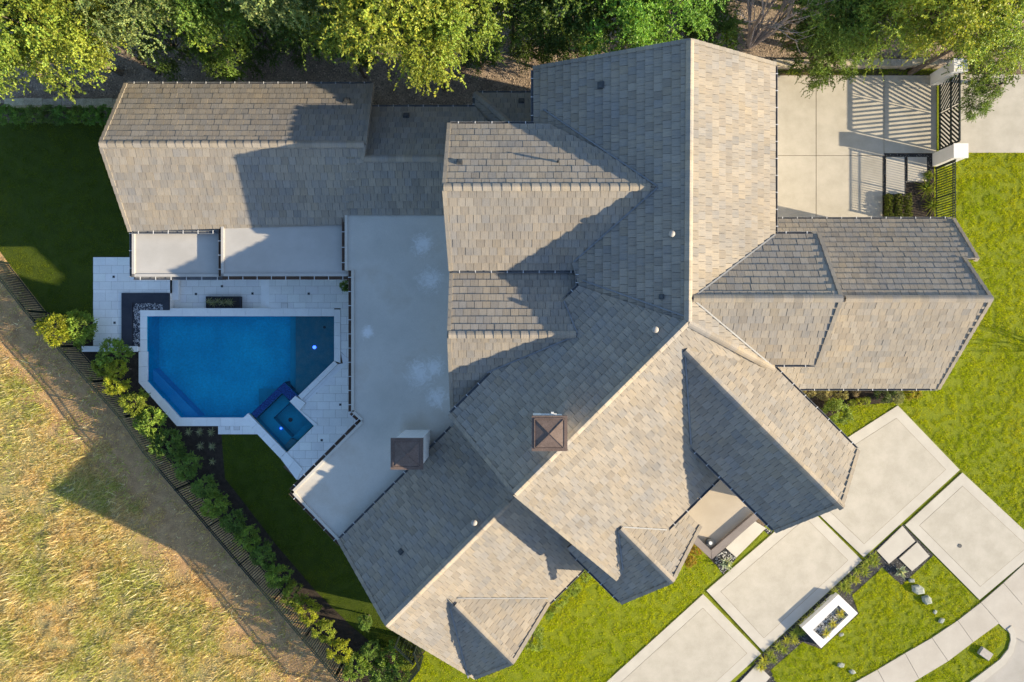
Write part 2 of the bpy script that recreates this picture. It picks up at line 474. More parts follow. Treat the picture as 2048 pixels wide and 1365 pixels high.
LAWN = {
 'west': [(-120, 246), (290, 246), (300, 470), (262, 514), (187, 514), (187, 640), (93, 625), (17, 527), (-70, 405), (-120, 330)],
 'pool': [(443, 869), (515, 869), (572, 928), (566, 934), (593, 960), (700, 985), (830, 1150), (870, 1290), (832, 1311), (760, 1300), (700, 1250), (630, 1181), (551, 1088), (482, 998), (450, 957)],
 'front': [(845, 1310), (900, 1230), (1060, 1180), (1085, 1207), (1095, 1213), (1166, 1143), (1180, 1120), (1300, 1060), (1388, 1085), (1440, 1140), (1436, 1146), (1404, 1184), (1190, 1392), (775, 1392)],
 'side': [(1868, 330), (1868, 445), (1700, 600), (1600, 770), (1560, 800), (1560, 880), (1640, 953), (1795, 807), (1924, 939), (2150, 1166), (2150, 306), (1905, 306)],
 'island': [(1804, 1170), (1867, 1113), (1959, 1205), (1914.5, 1243), (1863, 1277), (1809, 1308), (1754, 1341), (1690, 1378), (1640, 1392), (1560, 1392), (1541, 1341), (1605, 1285), (1642, 1299), (1718, 1228), (1704, 1191), (1764, 1137)],
 'verge': [(2004, 1252), (2013, 1258), (2019, 1268), (2020, 1280), (2015, 1298), (1999, 1318), (1940, 1363), (1895, 1392), (1782, 1392), (1837, 1356), (1895, 1321), (1945, 1283), (1998, 1246)],
}
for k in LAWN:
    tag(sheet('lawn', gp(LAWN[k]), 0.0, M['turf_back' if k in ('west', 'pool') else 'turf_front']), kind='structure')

bed_fence = [(93, 625), (187.5, 640), (187.5, 693), (279, 703), (279, 766), (355, 853), (437, 853), (443, 869), (450, 957), (482, 998), (551, 1088), (630, 1181), (700, 1250), (760, 1300), (832, 1311), (790, 1450), (686, 1325), (320, 895), (274, 829)]
BEDS = {
 'fence': (bed_fence, 'mulch'),
 'drive': ([(1748, 1101), (1766, 1133), (1703, 1191), (1716, 1227), (1642, 1298), (1605, 1284), (1541, 1340), (1518, 1338), (1508, 1325), (1527, 1306), (1726, 1121)], 'black_gravel'),
 'steps': ([(1747, 1101), (1806, 1049), (1867, 1111), (1803, 1171), (1763, 1133)], 'black_gravel'),
 'corner': ([(1460, 1375), (1512, 1325), (1543, 1345), (1570, 1392), (1440, 1392)], 'black_gravel'),
 'agave': ([(1424, 1118), (1451, 1096), (1473, 1117), (1446, 1150)], 'black_gravel'),
 'porch': ([(1508, 1040), (1545, 1065), (1537, 1070), (1500, 1036)], 'black_gravel'),
 'gate': ([(1765, 307), (1865, 307), (1868, 335), (1868, 445), (1764, 445)], 'mulch'),
 'east': ([(1560, 765), (1805, 765), (1796, 800), (1780, 806), (1700, 812), (1650, 840), (1620, 850), (1560, 800)], 'mulch'),
 'south': ([(1060, 1195), (1150, 1100), (1172, 1140), (1098, 1213), (1040, 1290), (1020, 1275)], 'mulch'),
}
for k, (poly, mt) in BEDS.items():
    tag(sheet('planting_bed_soil', gp(poly), 0.006, M[mt]), kind='structure')

# ------------------------------------------------------------------ the house: roof planes
q2 = math.sqrt(0.5)
DIR = {'N': (0, 1), 'S': (0, -1), 'E': (1, 0), 'W': (-1, 0), 'NE': (q2, q2), 'NW': (-q2, q2), 'SE': (q2, -q2), 'SW': (-q2, -q2)}

class Slope:
    """a roof plane: ridge point in the picture, ridge height, fall direction, pitch; outline given as picture points on that plane"""
    def __init__(s, roof, ridge, zr, d, m, poly, eaves=(), rakes=()):
        s.roof = roof; r = at(ridge[0], ridge[1], zr); dx, dy = DIR[d]
        s.d = Vector((dx, dy, 0)); s.m = m
        s.ax, s.ay = -m * dx, -m * dy
        s.c = zr - s.ax * r.x - s.ay * r.y
        s.poly = ccw([tuple(s.at(u, v).xy) for u, v in poly])
        s.eaves = [(s.at(*a), s.at(*b)) for a, b in eaves]
        s.rakes = [(s.at(*a), s.at(*b)) for a, b in rakes]
        k = 1 / math.sqrt(1 + m * m)
        s.a = Vector((-dy, dx, 0))                       # along the eave
        s.b = Vector((-dx * k, -dy * k, m * k))          # up the slope
        s.n = s.a.cross(s.b)
        if s.n.z < 0: s.a = -s.a; s.n = s.a.cross(s.b)
        s.o = Vector((s.poly[0][0], s.poly[0][1], s.z(*s.poly[0])))
    def z(s, x, y): return s.c + s.ax * x + s.ay * y
    def at(s, u, v):
        dx, dy = (u - CX) / F, -(v - CY) / F
        t = (H - s.c) / (1 + s.ax * dx + s.ay * dy)
        return Vector((dx * t, dy * t, H - t))
    def ab(s, p): w = Vector(p) - s.o; return (w.dot(s.a), w.dot(s.b))
    def pos(s, a, b, h=0): return s.o + s.a * a + s.b * b + s.n * h

ROOF = ['main', 'diagonal', 'garage', 'porch', 'west', 'link', 'wing', 'entry', 'dormer', 'end', 'pool', 'connector']
S = []
def slope(*a, **k): S.append(Slope(*a, **k)); return S[-1]
slope('main', (1380, 340), 9.0, 'W', .52, [(1068, 139), (1380, 84), (1376, 648), (1158, 575), (1068, 250)], [((1068, 139), (1068, 250)), ((1158, 541), (1158, 574))], [((1068, 139), (1380, 84))])
slope('main', (1380, 340), 9.0, 'E', .52, [(1380, 84), (1549, 131), (1549, 470), (1545, 741), (1374, 647)], [((1549, 131), (1549, 470))], [((1549, 131), (1380, 84))])
slope('diagonal', (1202, 815), 9.0, 'NW', .52, [(1374, 645), (1158, 573), (902, 829), (1030, 986)], [((1158, 573), (902, 829))], [((902, 829), (1030, 986))])
slope('diagonal', (1202, 815), 9.0, 'SE', .52, [(1374, 645), (1030, 986), (1234, 1156), (1545, 846), (1545, 738)], [((1333, 1059), (1437, 955))], [((1234, 1156), (1030, 986))])
slope('garage', (1530, 597.5), 8.97, 'N', .75, [(1370, 597.5), (1680, 597.5), (1635, 470), (1535, 470)], [((1551, 470), (1635, 470))], [((1635, 470), (1680, 597.5))])
slope('garage', (1530, 597.5), 8.97, 'S', .75, [(1370, 597.5), (1680, 597.5), (1632, 728), (1520, 728)], [((1547, 728), (1632, 728))], [((1632, 728), (1680, 597.5))])
slope('wing', (1830, 598), 6.45, 'N', .9, [(1500, 598), (1980, 598), (1874, 440), (1500, 440)], [((1550, 440), (1905, 440))], [((1926, 518), (1980, 598))])
slope('wing', (1830, 598), 6.45, 'N', .9, [(1873, 440), (1905, 440), (1953, 519), (1926, 519)], [], [((1905, 440), (1953, 519))])
slope('wing', (1830, 598), 6.45, 'S', .9, [(1500, 598), (1980, 598), (1875, 776), (1500, 776)], [((1585, 776), (1876, 776))], [((1875, 776), (1980, 598))])
slope('west', (1000, 375), 8.45, 'N', .6, [(890, 375), (1345, 375), (1100, 250), (900, 250)], [((900, 250), (1068, 250))], [((900, 250), (890, 375))])
slope('west', (1000, 375), 8.45, 'S', .6, [(890, 375), (1345, 375), (1180, 540), (903, 540)], [((903, 540), (1158, 540))], [((903, 540), (890, 375))])
slope('link', (1000, 670), 7.75, 'N', .5, [(900, 670), (1185, 670), (1165, 530), (905, 520)], [], [((905, 535), (900, 670))])
slope('link', (1000, 670), 7.75, 'S', .5, [(900, 670), (1185, 670), (985, 795), (906, 830)], [], [((906, 822), (900, 670))])
slope('end', (880, 1142), 6.33, 'NW', .55, [(775, 1248), (680, 1080), (935, 825), (1060, 963)], [((680, 1080), (903, 857))], [((680, 1080), (775, 1248))])
slope('end', (880, 1142), 6.33, 'SE', .55, [(775, 1248), (950, 1353), (1195, 1108), (1060, 963)], [((1095, 1208), (1165, 1138))], [((950, 1353), (775, 1248))])
slope('entry', (1522, 853), 8.62, 'NE', .74, [(1348, 679), (1682, 1006), (1713, 901), (1540, 728), (1470, 690)], [((1548, 736), (1713, 901))], [((1713, 901), (1682, 1006))])
slope('entry', (1522, 853), 8.62, 'SW', .74, [(1348, 679), (1682, 1006), (1550, 1060), (1374, 884), (1345, 760)], [((1381, 891), (1550, 1060))], [((1550, 1060), (1682, 1006))])
slope('dormer', (1289, 1107), 6.84, 'NE', .74, [(1220, 1038), (1343, 1161), (1398, 1052), (1345, 999)], [], [((1398, 1052), (1343, 1161))])
slope('dormer', (1289, 1107), 6.84, 'SW', .74, [(1220, 1038), (1343, 1161), (1242, 1203), (1135, 1096)], [((1143, 1104), (1242, 1203))], [((1242, 1203), (1343, 1161))])
slope('porch', (964, 1264), 5.72, 'NE', .78, [(890, 1190), (1024, 1324), (1095, 1207), (1055, 1167)], [], [((1095, 1207), (1024, 1324))])
slope('porch', (964, 1264), 5.72, 'SW', .78, [(890, 1190), (1024, 1324), (950, 1353), (885, 1288), (880, 1230)], [], [((950, 1353), (1024, 1324))])
slope('pool', (450, 289), 5.5, 'N', .6, [(203, 289), (729, 289), (743, 170), (254, 170)], [((254, 170), (743, 170))], [((254, 170), (203, 289)), ((743, 170), (728, 289))])
slope('pool', (450, 289), 5.5, 'S', .6, [(203, 289), (728, 289), (724, 318), (690, 450), (262, 462)], [((262, 462), (441, 462))], [((262, 462), (203, 289)), ((724, 318), (728, 289))])
slope('connector', (800, 317), 5.17, 'N', .6, [(715, 317), (1040, 317), (951, 216), (733, 216)], [((742, 216), (951, 216))], [])
slope('pool', (450, 289), 5.5, 'S', .6, [(690, 318), (910, 318), (915, 430), (690, 430)], [], [])
slope('connector', (1010, 188), 3.46, 'N', .6, [(951, 188), (1072, 188), (1072, 262), (1035, 262)], [((951, 188), (1066, 188))], [])
slope('connector', (951, 200), 3.46, 'W', .6, [(951, 188), (1035, 262), (1000, 262), (951, 222)], [((951, 216), (951, 188))], [])

house = empty('house', (0, 0, 0), 'large house with steep gabled roofs of mixed beige and grey concrete tiles', 'house')
roof_obj = {}
for name in ROOF:
    m = MB()
    for s in S:
        if s.roof != name: continue
        n = len(s.poly)
        top = [Vector((x, y, s.z(x, y))) - s.n * 0.005 for x, y in s.poly]
        low = [p - Vector((0, 0, 0.16)) for p in top]
        m.add(top + low, [tuple(range(n)), tuple(range(2 * n - 1, n - 1, -1))] + [(i, n + i, n + (i + 1) % n, (i + 1) % n) for i in range(n)])
    roof_obj[name] = m.build('roof', M['deckwood'], house)

# ---- tiles: about 0.31 m wide, 0.34 m of each course showing, every one its own slab
TW, TE = 0.31, 0.335
PAL = [((.325, .283, .23), 6), ((.31, .276, .232), 7), ((.298, .26, .214), 6), ((.29, .267, .24), 5), ((.268, .25, .228), 3), ((.27, .235, .195), 3), ((.25, .236, .22), 1), ((.31, .262, .20), 2)]
PALW = [tuple((m_ + (v - m_) * .68) * k_ for v, m_, k_ in zip(c, (.30, .265, .222), (0.995, 1.0, 1.0))) for c, w in PAL for _ in range(w)]
def covered(s, p):
    """is this point just under another roof plane"""
    for o in S:
        if o is s: continue
        dz = o.z(p.x, p.y) - p.z
        if 0.06 < dz < 0.75 and inside(o.poly, p.x, p.y): return True
    return False
rnd = random.Random(11)
tiles = []      # (slope, polygon in ab, b0, full, tint, size on picture)
for s in S:
    P = ccw([s.ab((x, y, s.z(x, y))) for x, y in s.poly])
    a0, a1 = min(p[0] for p in P), max(p[0] for p in P)
    b0, b1 = min(p[1] for p in P), max(p[1] for p in P)
    nrow = int(math.ceil((b1 - b0) / TE))
    run_t, run = rnd.choice(PALW), 0
    for r in range(nrow):
        bb = b0 + r * TE
        off = (r % 2) * TW / 2 + rnd.uniform(-.05, .05)
        k = int(math.floor((a0 - off) / TW)) - 1
        while a0 + 0 <= a1 and off + k * TW < a1:
            x0 = off + k * TW; k += 1
            q = [(x0 + .006, bb - .02), (x0 + TW - .006, bb - .02), (x0 + TW - .006, bb + TE), (x0 + .006, bb + TE)]
            if r == 0: q = [(x, max(y, bb)) for x, y in q]
            c = clip(q, P)
            if len(c) < 3 or parea(c) < .006: continue
            if all(covered(s, s.pos(x, y, .03)) for x, y in c): continue
            base = rnd.choice(PALW)
            run_t = base
            j = rnd.uniform(.90, 1.08)
            tint = tuple(min(1, v * j * .93) for v in base)
            mid = s.pos(x0 + TW / 2, bb + TE / 2)
            full = abs(parea(c) - parea(q)) < 1e-4 and r > 0
            vis = 0
            if full and not covered(s, mid):
                w = Vector((0, 0, H)) - mid; u, v = px(mid)
                if 15 < u < 2033 and 15 < v < 1350: vis = w.normalized().dot(s.n) / w.length ** 2
            tiles.append((s, c, bb, x0, full, tint, vis))
order = sorted(range(len(tiles)), key=lambda i: -tiles[i][6])
single = set(i for i in order[:300] if tiles[i][6] > 0)
def tile_h(y, bb): return .062 - (y - bb + .02) / (TE + .02) * .050
def tile_faces(n): return [tuple(range(n))] + [(i, n + i, n + (i + 1) % n, (i + 1) % n) for i in range(n)]
def mesh_with_ab(m, ab, name, off=(0, 0, 0)):
    me = m.mesh(name, M['tile'], off, tints=True)
    a = me.attributes.new('ab', 'FLOAT_VECTOR', 'POINT')
    a.data.foreach_set('vector', np.array(ab, dtype=np.float32).ravel())
    return me
# sixteen shared meshes for the tiles that are parts of their own
variants = []
for i in range(16):
    m = MB(); j = rnd.uniform(.90, 1.08)
    q = [(.006 - TW / 2, -.02 - TE / 2), (TW / 2 - .006, -.02 - TE / 2), (TW / 2 - .006, TE / 2), (.006 - TW / 2, TE / 2)]
    v = [(x, y, tile_h(y, -TE / 2)) for x, y in q]
    m.add(v + [(x, y, max(0, tile_h(y, -TE / 2) - .032)) for x, y in q], tile_faces(4), tuple(c * j * .93 for c in rnd.choice(PALW)))
    variants.append(mesh_with_ab(m, [(p[0] + i * 3.1, p[1] + i * 1.7, i) for p in v + v], 'roof_tile'))
big = MB(); bab = []
for i, (s, c, bb, x0, full, tint, vis) in enumerate(tiles):
    if i in single:
        o = link_mesh('roof_tile', variants[rnd.randrange(16)], roof_obj[s.roof])
        o.matrix_local = Matrix.Translation(s.pos(x0 + TW / 2, bb + TE / 2)) @ Matrix((s.a, s.b, s.n)).transposed().to_4x4()
        continue
    dj = rnd.uniform(-.006, .006)
    v = [s.pos(x, y, tile_h(y, bb) + dj) for x, y in c] + [s.pos(x, y, max(0, tile_h(y, bb) - .032)) for x, y in c]
    big.add(v, tile_faces(len(c)), tint)
    o3 = rnd.uniform(0, 90)
    bab += [(x + o3, y, o3) for x, y in c] * 2
o = link_mesh('roof_tiles', mesh_with_ab(big, bab, 'roof_tiles'), house)
tag(o, kind='stuff')
print('tiles', len(tiles), 'single', len(single))

# ---- ridge and hip caps: overlapping half-round pieces, each its own object
def cap_mesh(L, tint):
    m = MB(); ab = []; n = 5
    for e, (x, lift) in enumerate(((-L / 2 - .03, .022), (L / 2, 0.0))):
        for k in range(n):
            t = -1 + 2 * k / (n - 1)
            m.v.append((x, t * .145, .075 - .095 * abs(t) ** 1.5 + lift)); m.t.append(tint)
        for k in range(n):
            t = -1 + 2 * k / (n - 1)
            m.v.append((x, t * .145, .075 - .095 * abs(t) ** 1.5 + lift - .035)); m.t.append(tint)
    for k in range(n - 1): m.f.append((k, k + 2 * n, k + 1 + 2 * n, k + 1))
    for k in range(n - 1): m.f.append((k + 1, k + 1 + n, k + n, k))
    m.f.append((0, n, n + 2 * n, 2 * n)); m.f.append((n - 1, 3 * n - 1, 4 * n - 1, 2 * n - 1))
    ab = [(p[0] + 5, p[1] * .3, tint[0] * 40) for p in m.v]
    return mesh_with_ab(m, ab, 'ridge_tile')
caps = [cap_mesh(.36, t) for t in [(.33, .285, .23), (.30, .265, .22), (.315, .27, .21), (.28, .255, .225), (.34, .295, .24), (.27, .235, .19)]]
def ridge(roof, p0, p1, step=.36):
    d = p1 - p0; n = max(1, int(round(d.length / step)))
    x = d.normalized(); y = Vector((0, 0, 1)).cross(x).normalized(); z = x.cross(y)
    rot = Matrix((x, y, z)).transposed().to_4x4()
    for i in range(n):
        c = p0 + d * ((i + .5) / n) + Vector((0, 0, .035))
        o = link_mesh('ridge_tile', caps[rnd.randrange(len(caps))], roof_obj[roof])
        o.matrix_local = Matrix.Translation(c) @ rot @ Matrix.Diagonal((d.length / n / .36, 1, 1, 1))
ridge('main', at(1380, 84, 9.0), at(1376, 644, 9.0))
ridge('diagonal', at(1030, 986, 9.0), at(1373, 645, 9.0))
ridge('main', S[1].at(1545, 737), at(1376, 646, 9.0))
ridge('garage', at(1682, 597.5, 8.97), at(1386, 597.5, 8.97))
ridge('wing', at(1982, 598, 6.45), at(1690, 598, 6.45))
ridge('west', at(889, 375, 8.45), at(1300, 375, 8.45))
ridge('link', at(899, 670, 7.75), at(1152, 670, 7.75))
ridge('end', at(774, 1248, 6.33), at(1018, 1004, 6.33))
ridge('entry', at(1683, 1014, 8.62), at(1370, 701, 8.62))
ridge('dormer', at(1344, 1162, 6.84), at(1240, 1058, 6.84))
ridge('porch', at(1025, 1325, 5.72), at(910, 1210, 5.72))
ridge('pool', at(202, 289, 5.5), at(729, 289, 5.5))
ridge('connector', at(729, 317, 5.17), at(892, 317, 5.17))
ridge('connector', S[25].at(951, 188), S[25].at(1020, 248))

# ---- rake trim: one stepped piece per course along every gable edge
rk = MB(); rab = []
for s in S:
    for p0, p1 in s.rakes:
        if p0.z > p1.z: p0, p1 = p1, p0
        d = p1 - p0; n = max(1, int(round(d.length / TE))); x = d.normalized(); y = Vector((0, 0, 1)).cross(x).normalized(); z = x.cross(y)
        cen = Vector((sum(p[0] for p in s.poly) / len(s.poly), sum(p[1] for p in s.poly) / len(s.poly), 0))
        out = y if y.dot(p0 - cen) > 0 else -y
        for i in range(n):
            c = p0 + d * ((i + .5) / n) + out * .035 - Vector((0, 0, .025))
            kt = rnd.uniform(.85, 1.0); tint = tuple(v * kt for v in rnd.choice([(.31, .27, .215), (.28, .25, .21), (.27, .24, .20)]))
            L = d.length / n + .03
            tilt = Matrix.Rotation(-.06, 4, y if True else x)
            mt = Matrix.Translation(c) @ (Matrix((x, y, z)).transposed().to_4x4()) @ Matrix.Rotation(.09, 4, 'Y')
            b0_ = len(rk.v)
            rk.box(None, (L, .15, .19), mat=mt, tint=tint)
            o3 = rnd.uniform(0, 60)
            rab += [(q[0] + o3, q[1], o3) for q in rk.v[b0_:]]
o = link_mesh('rake_tiles', mesh_with_ab(rk, rab, 'rake_tiles'), house)
tag(o, kind='stuff')

# ---- gutters with white straps
def gutter(p0, p1, out, parent, hang=True, mat='gutter', w=.12):
    p0 = Vector(p0); p1 = Vector(p1); out = Vector(out).normalized()
    m = MB(); up = Vector((0, 0, 1)); d = (p1 - p0)
    c0, c1 = p0 + out * (w / 2) - up * .06, p1 + out * (w / 2) - up * .06
    m.bar(c0 - up * .05, c1 - up * .05, w, .02)
    for sgn in (-1, 1): m.bar(c0 + out * (sgn * w / 2), c1 + out * (sgn * w / 2), .014, .11)
    g = m.build('gutter', M[mat], parent)
    if hang:
        h = MB(); n = max(2, int(d.length / .62))
        for i in range(n):
            c = p0 + d * ((i + .5) / n)
            h.bar(c - out * .02 + up * .012, c + out * (w + .015) + up * .012, .028, .012)
        tag(h.build('gutter_strap', M['hanger'], g), kind='stuff')
for s in S:
    for a, b in s.eaves: gutter(a + Vector((0, 0, .0)), b, s.d, roof_obj[s.roof])

# ---- walls below the roofs
def wall_block(s1, s2, ends, z0=0.0, inset=.45, gable=True):
    """walls under a pair of opposite slopes: footprint from their outlines, pulled in by the overhang"""
    m = MB(); al = s1.a; rid = None
    e1 = min((s1.z(x, y), Vector((x, y, 0))) for x, y in s1.poly)
    e2 = min((s2.z(x, y), Vector((x, y, 0))) for x, y in s2.poly)
    f1 = e1[1].dot(s1.d) - inset; f2 = e2[1].dot(s2.d) - inset
    t0, t1 = ends
    def P(t, f, s, z): q_ = al * t + s.d * f; return Vector((q_.x, q_.y, z))
    ra = [(s1.z(*(al * t + s1.d * f1).xy) - .2) for t in (t0, t1)][0]
    rb = s2.z(*(al * t0 + s2.d * f2).xy) - .2
    # ridge offset along s1.d where both planes meet
    fr = None
    za = lambda f: s1.z(*(al * t0 + s1.d * f).xy)
    zb = lambda f: s2.z(*(al * t0 + s1.d * f).xy)
    fr = (zb(0) - za(0)) / ((za(1) - za(0)) - (zb(1) - zb(0)))
    zt = za(fr) - .25
    ring = [(t0, f1, ra), (t0, fr, zt), (t0, -f2, rb), (t1, -f2, rb), (t1, fr, zt), (t1, f1, ra)]
    top = [Vector(((al * t + s1.d * f).x, (al * t + s1.d * f).y, z)) for t, f, z in ring]
    low = [Vector((p.x, p.y, z0)) for p in top]
    vs_ = low + top
    fs = [(i, (i + 1) % 6, 6 + (i + 1) % 6, 6 + i) for i in range(6)]
    m.add(vs_, fs)
    m.build('wall', M['stucco'], house)
def span(s, *pts):
    return [s.at(u, v).dot(s.a) for u, v in pts]
def ends(s, a, b, ia=.4, ib=.4):
    ta, tb = s.at(*a).dot(s.a), s.at(*b).dot(s.a)
    return (ta + ia, tb - ib) if ta < tb else (ta - ia, tb + ib)
wall_block(S[0], S[1], ends(S[0], (1380, 84), (1380, 560)))
wall_block(S[2], S[3], ends(S[2], (1030, 986), (1330, 690)))
wall_block(S[4], S[5], ends(S[4], (1680, 597.5), (1400, 597.5)))
wall_block(S[6], S[8], ends(S[6], (1980, 598), (1560, 598), .12), inset=.1)
wall_block(S[9], S[10], ends(S[9], (890, 375), (1300, 375)))
wall_block(S[11], S[12], ends(S[11], (900, 670), (1150, 670)), inset=.25)
wall_block(S[13], S[14], ends(S[13], (775, 1248), (1020, 1003)))
wall_block(S[15], S[16], ends(S[15], (1682, 1010), (1370, 700), .35))
wall_block(S[17], S[18], ends(S[17], (1343, 1161), (1230, 1048), .3))
wall_block(S[19], S[20], ends(S[19], (1024, 1324), (900, 1200), .3))
wall_block(S[21], S[22], ends(S[21], (203, 289), (728, 289)))
wall_block(S[23], S[24], ends(S[23], (715, 317), (900, 317), -.2))

# ---- flat roofs
def flat_roof(poly, z, mat, th=.28, eaves=(), fas='fascia', strap=True):
    m = MB().prism(gp(poly, z), z - th, z)
    r = m.build('flat_roof', M[mat], house)
    pts = gp(poly, z); cen = sum(pts, Vector()) / len(pts)
    for i, j in eaves:
        a, b = pts[i], pts[j]; d = (b - a).normalized(); out = Vector((d.y, -d.x, 0))
        mid = (a + b) / 2
        # outward = the side not inside the polygon
        t = mid + out * .1
        if bool(inside([p.xy for p in pts], np.array(t.x), np.array(t.y))): out = -out
        # raised metal edge, then the gutter
        MB().bar(a - out * .06 + Vector((0, 0, .02)), b - out * .06 + Vector((0, 0, .02)), .12, .07).build('roof_edge', M[mat], r)
        gutter(a + out * .004 - Vector((0, 0, .01)), b + out * .004 - Vector((0, 0, .01)), out, r, strap, fas, .13)
    return r
flat_roof([(690, 418), (915, 418), (930, 700), (935, 830), (890, 880), (682, 1088), (582, 984), (723, 842), (703, 824), (703, 541), (690, 541)], 3.9, 'membrane', eaves=((5, 6), (6, 7), (7, 8), (8, 9), (10, 0)))
flat_roof([(443, 440), (700, 440), (700, 553), (443, 553)], 3.6, 'membrane_pale', eaves=((2, 3), (3, 0)))
flat_roof([(265, 450), (450, 450), (450, 554), (265, 554)], 3.2, 'membrane_pale', eaves=((2, 3), (3, 0)), fas='gutter')
for u, v, zt in ((272, 548, 2.9), (436, 548, 2.9), (692, 548, 3.3), (707, 640, 3.6), (707, 760, 3.6), (600, 985, 3.6)):
    p = at(u, v, zt); q = Vector((-p.x, -p.y, 0)).normalized() * .45; p = p + q
    if u < 700: p.x = at(u, v, zt).x + .25; p.y = at(u, v, zt).y + .3
    else: p.x = at(u, v, zt).x + .5; p.y = at(u, v, zt).y
    MB().box((p.x, p.y, zt / 2), (.28, .28, zt)).build('post', M['stucco'], house)
# entry roof between the two front gables, behind a taupe parapet
er = MB().prism(gp([(1350, 1000), (1440, 930), (1530, 1012), (1423, 1116), (1388, 1088)], 3.2), 2.95, 3.2).build('flat_roof', M['membrane_tan'], house)
par = MB()
par.prism(gp([(1394, 1074), (1422, 1101), (1423, 1119), (1388, 1087)], 3.4), 2.6, 3.4)
par.prism(gp([(1422.5, 1101), (1516, 1021), (1527, 1029), (1424, 1119)], 3.4), 2.6, 3.4)
par.build('parapet', M['taupe'], house)
p = at(1419.6, 1085, 3.35)
m = MB()
m.tube([p + Vector((0, 0, -.14)), p + Vector((0, 0, .04))], .17, 16); m.build('roof_drain', M['vent_dark'], house)
MB().tube([p + Vector((0.01, -.01, .02)), p + Vector((0.01, -.01, .10))], .08, 12).build('drain_cap', M['hanger'], house)
# entry walls below it
MB().prism(gp([(1360, 1010), (1436, 945), (1505, 1010), (1425, 1085)], 2.9), 0, 2.9).build('wall', M['stucco'], house)

# ---- chimneys
def chimney(u0, v0, u1, v1, ztop, zbase, shaft):
    a, b = at(u0, v0, ztop), at(u1, v1, ztop); c = (a + b) / 2; w = abs(b.x - a.x); h = abs(b.y - a.y)
    root = empty('chimney', (c.x, c.y, zbase)); root.parent = house
    def P(m, n, mt, par): return m.build(n, M[mt], par)
    sh = MB().box((c.x, c.y, (zbase - .6 + ztop - .12) / 2), (shaft, shaft, ztop - zbase + .48)); P(sh, 'shaft', 'stucco', root)
    m = MB(); x, y = w / 2, h / 2; z = ztop
    rim = [(c.x - x, c.y - y), (c.x + x, c.y - y), (c.x + x, c.y + y), (c.x - x, c.y + y)]
    m.prism(rim, z - .14, z - .02, True)
    k = .84; inn = [(c.x + (px_ - c.x) * k, c.y + (py_ - c.y) * k, z - .018) for px_, py_ in rim]
    m.add(inn + [(c.x, c.y, z + .11)], [(0, 1, 4), (1, 2, 4), (2, 3, 4), (3, 0, 4)])
    P(m, 'chimney_cap', 'copper', root)
    s = MB()
    for i in range(4):
        s.bar(Vector(inn[i]) + Vector((0, 0, .01)), (c.x, c.y, z + .118), .022, .022)
        s.bar(Vector(inn[i]) + Vector((0, 0, .012)), Vector(inn[(i + 1) % 4]) + Vector((0, 0, .012)), .035, .03)
    P(s, 'cap_seam', 'copper', root)
chimney(781, 877, 846, 940, 7.1, 3.9, 1.08)
chimney(1063.5, 832, 1135, 903, 10.1, 7.6, 1.05)
p = at(1098, 829, 9.3)
MB().bar(p + Vector((-.28, 0, 0)), p + Vector((.28, 0, 0)), .06, .03).box(p + Vector((.12, .04, .02)), (.1, .1, .08)).build('flashing', M['hanger'], house)

# ---- vents and pipes on the roof
def on(si, u, v): return S[si].at(u, v), S[si]
def round_vent(si, u, v):
    p, s = on(si, u, v)
    r = empty('roof_vent', p); r.parent = roof_obj[s.roof]
    up = Vector((0, 0, 1))
    MB().tube([p - up * .1, p + up * .22], .06, 12).build('vent_pipe', M['vent'], r)
    MB().tube([p + up * .20, p + up * .25, p + up * .30, p + up * .32], [.11, .125, .09, .02], 14).build('vent_hood', M['vent'], r, smooth=True)
for a in ((0, 1341, 470), (2, 1308, 660), (13, 949, 1043)): round_vent(*a)
def flat_vent(si, u, v, w=.26):
    p, s = on(si, u, v)
    m = MB(); mt = Matrix.Translation(p + s.n * .07) @ Matrix((s.a, s.b, s.n)).transposed().to_4x4()
    m.box(None, (w, w, .09), mat=mt); m.box(None, (w * .7, w * .7, .13), mat=mt)
    m.build('roof_vent', M['vent_dark'], roof_obj[s.roof])
for a in ((0, 1203, 172), (21, 694, 204), (23, 813, 234), (25, 1043, 205), (13, 803, 1104, .2), (0, 1324, 594, .18), (9, 919, 327, .2)): flat_vent(*a)
p, s = on(9, 1116, 325)
MB().tube([p - Vector((0, 0, .1)), p + Vector((0, 0, .45))], .045, 10).build('roof_vent', M['vent_dark'], roof_obj['west'])
# ---- valley metal where two roof planes meet
def valley(i, j, a, b, w=.06):
    p, q_ = S[i], S[j]
    n1 = Vector((-p.ax, -p.ay, 1)); n2 = Vector((-q_.ax, -q_.ay, 1)); d = n1.cross(n2).normalized()
    A = np.array([n1, n2, d]); x0 = Vector(np.linalg.solve(A, np.array([p.c, q_.c, 0.0])))
    e0, e1 = [x0 + d * (p.at(*k) - x0).dot(d) for k in (a, b)]
    up = Vector((0, 0, .075))
    MB().bar(e0 + up, e1 + up, w, .03).build('valley_metal', M['gutter'], roof_obj[q_.roof])
for v_ in ((0, 9, (1068, 250), (1312, 375)), (0, 10, (1158, 540), (1312, 375)), (0, 2, (1160, 573), (1370, 643)), (1, 4, (1549, 470), (1390, 595)), (1, 5, (1545, 733), (1390, 600)), (3, 16, (1368, 708), (1380, 889)),
           (3, 17, (1240, 1056), (1332, 1060)), (3, 18, (1238, 1060), (1244, 1140)), (14, 19, (911, 1208), (1092, 1207)), (14, 20, (909, 1212), (949, 1350)), (2, 11, (1130, 602), (1154, 668)), (2, 12, (1154, 672), (975, 750))): valley(*v_)

# ------------------------------------------------------------------ pavements
def slab(name, poly, z0, z1, mat, parent, tint=None):
    return MB().prism(gp(poly), z0, z1, tint=tint).build(name, M[mat], parent, tints=tint is not None)

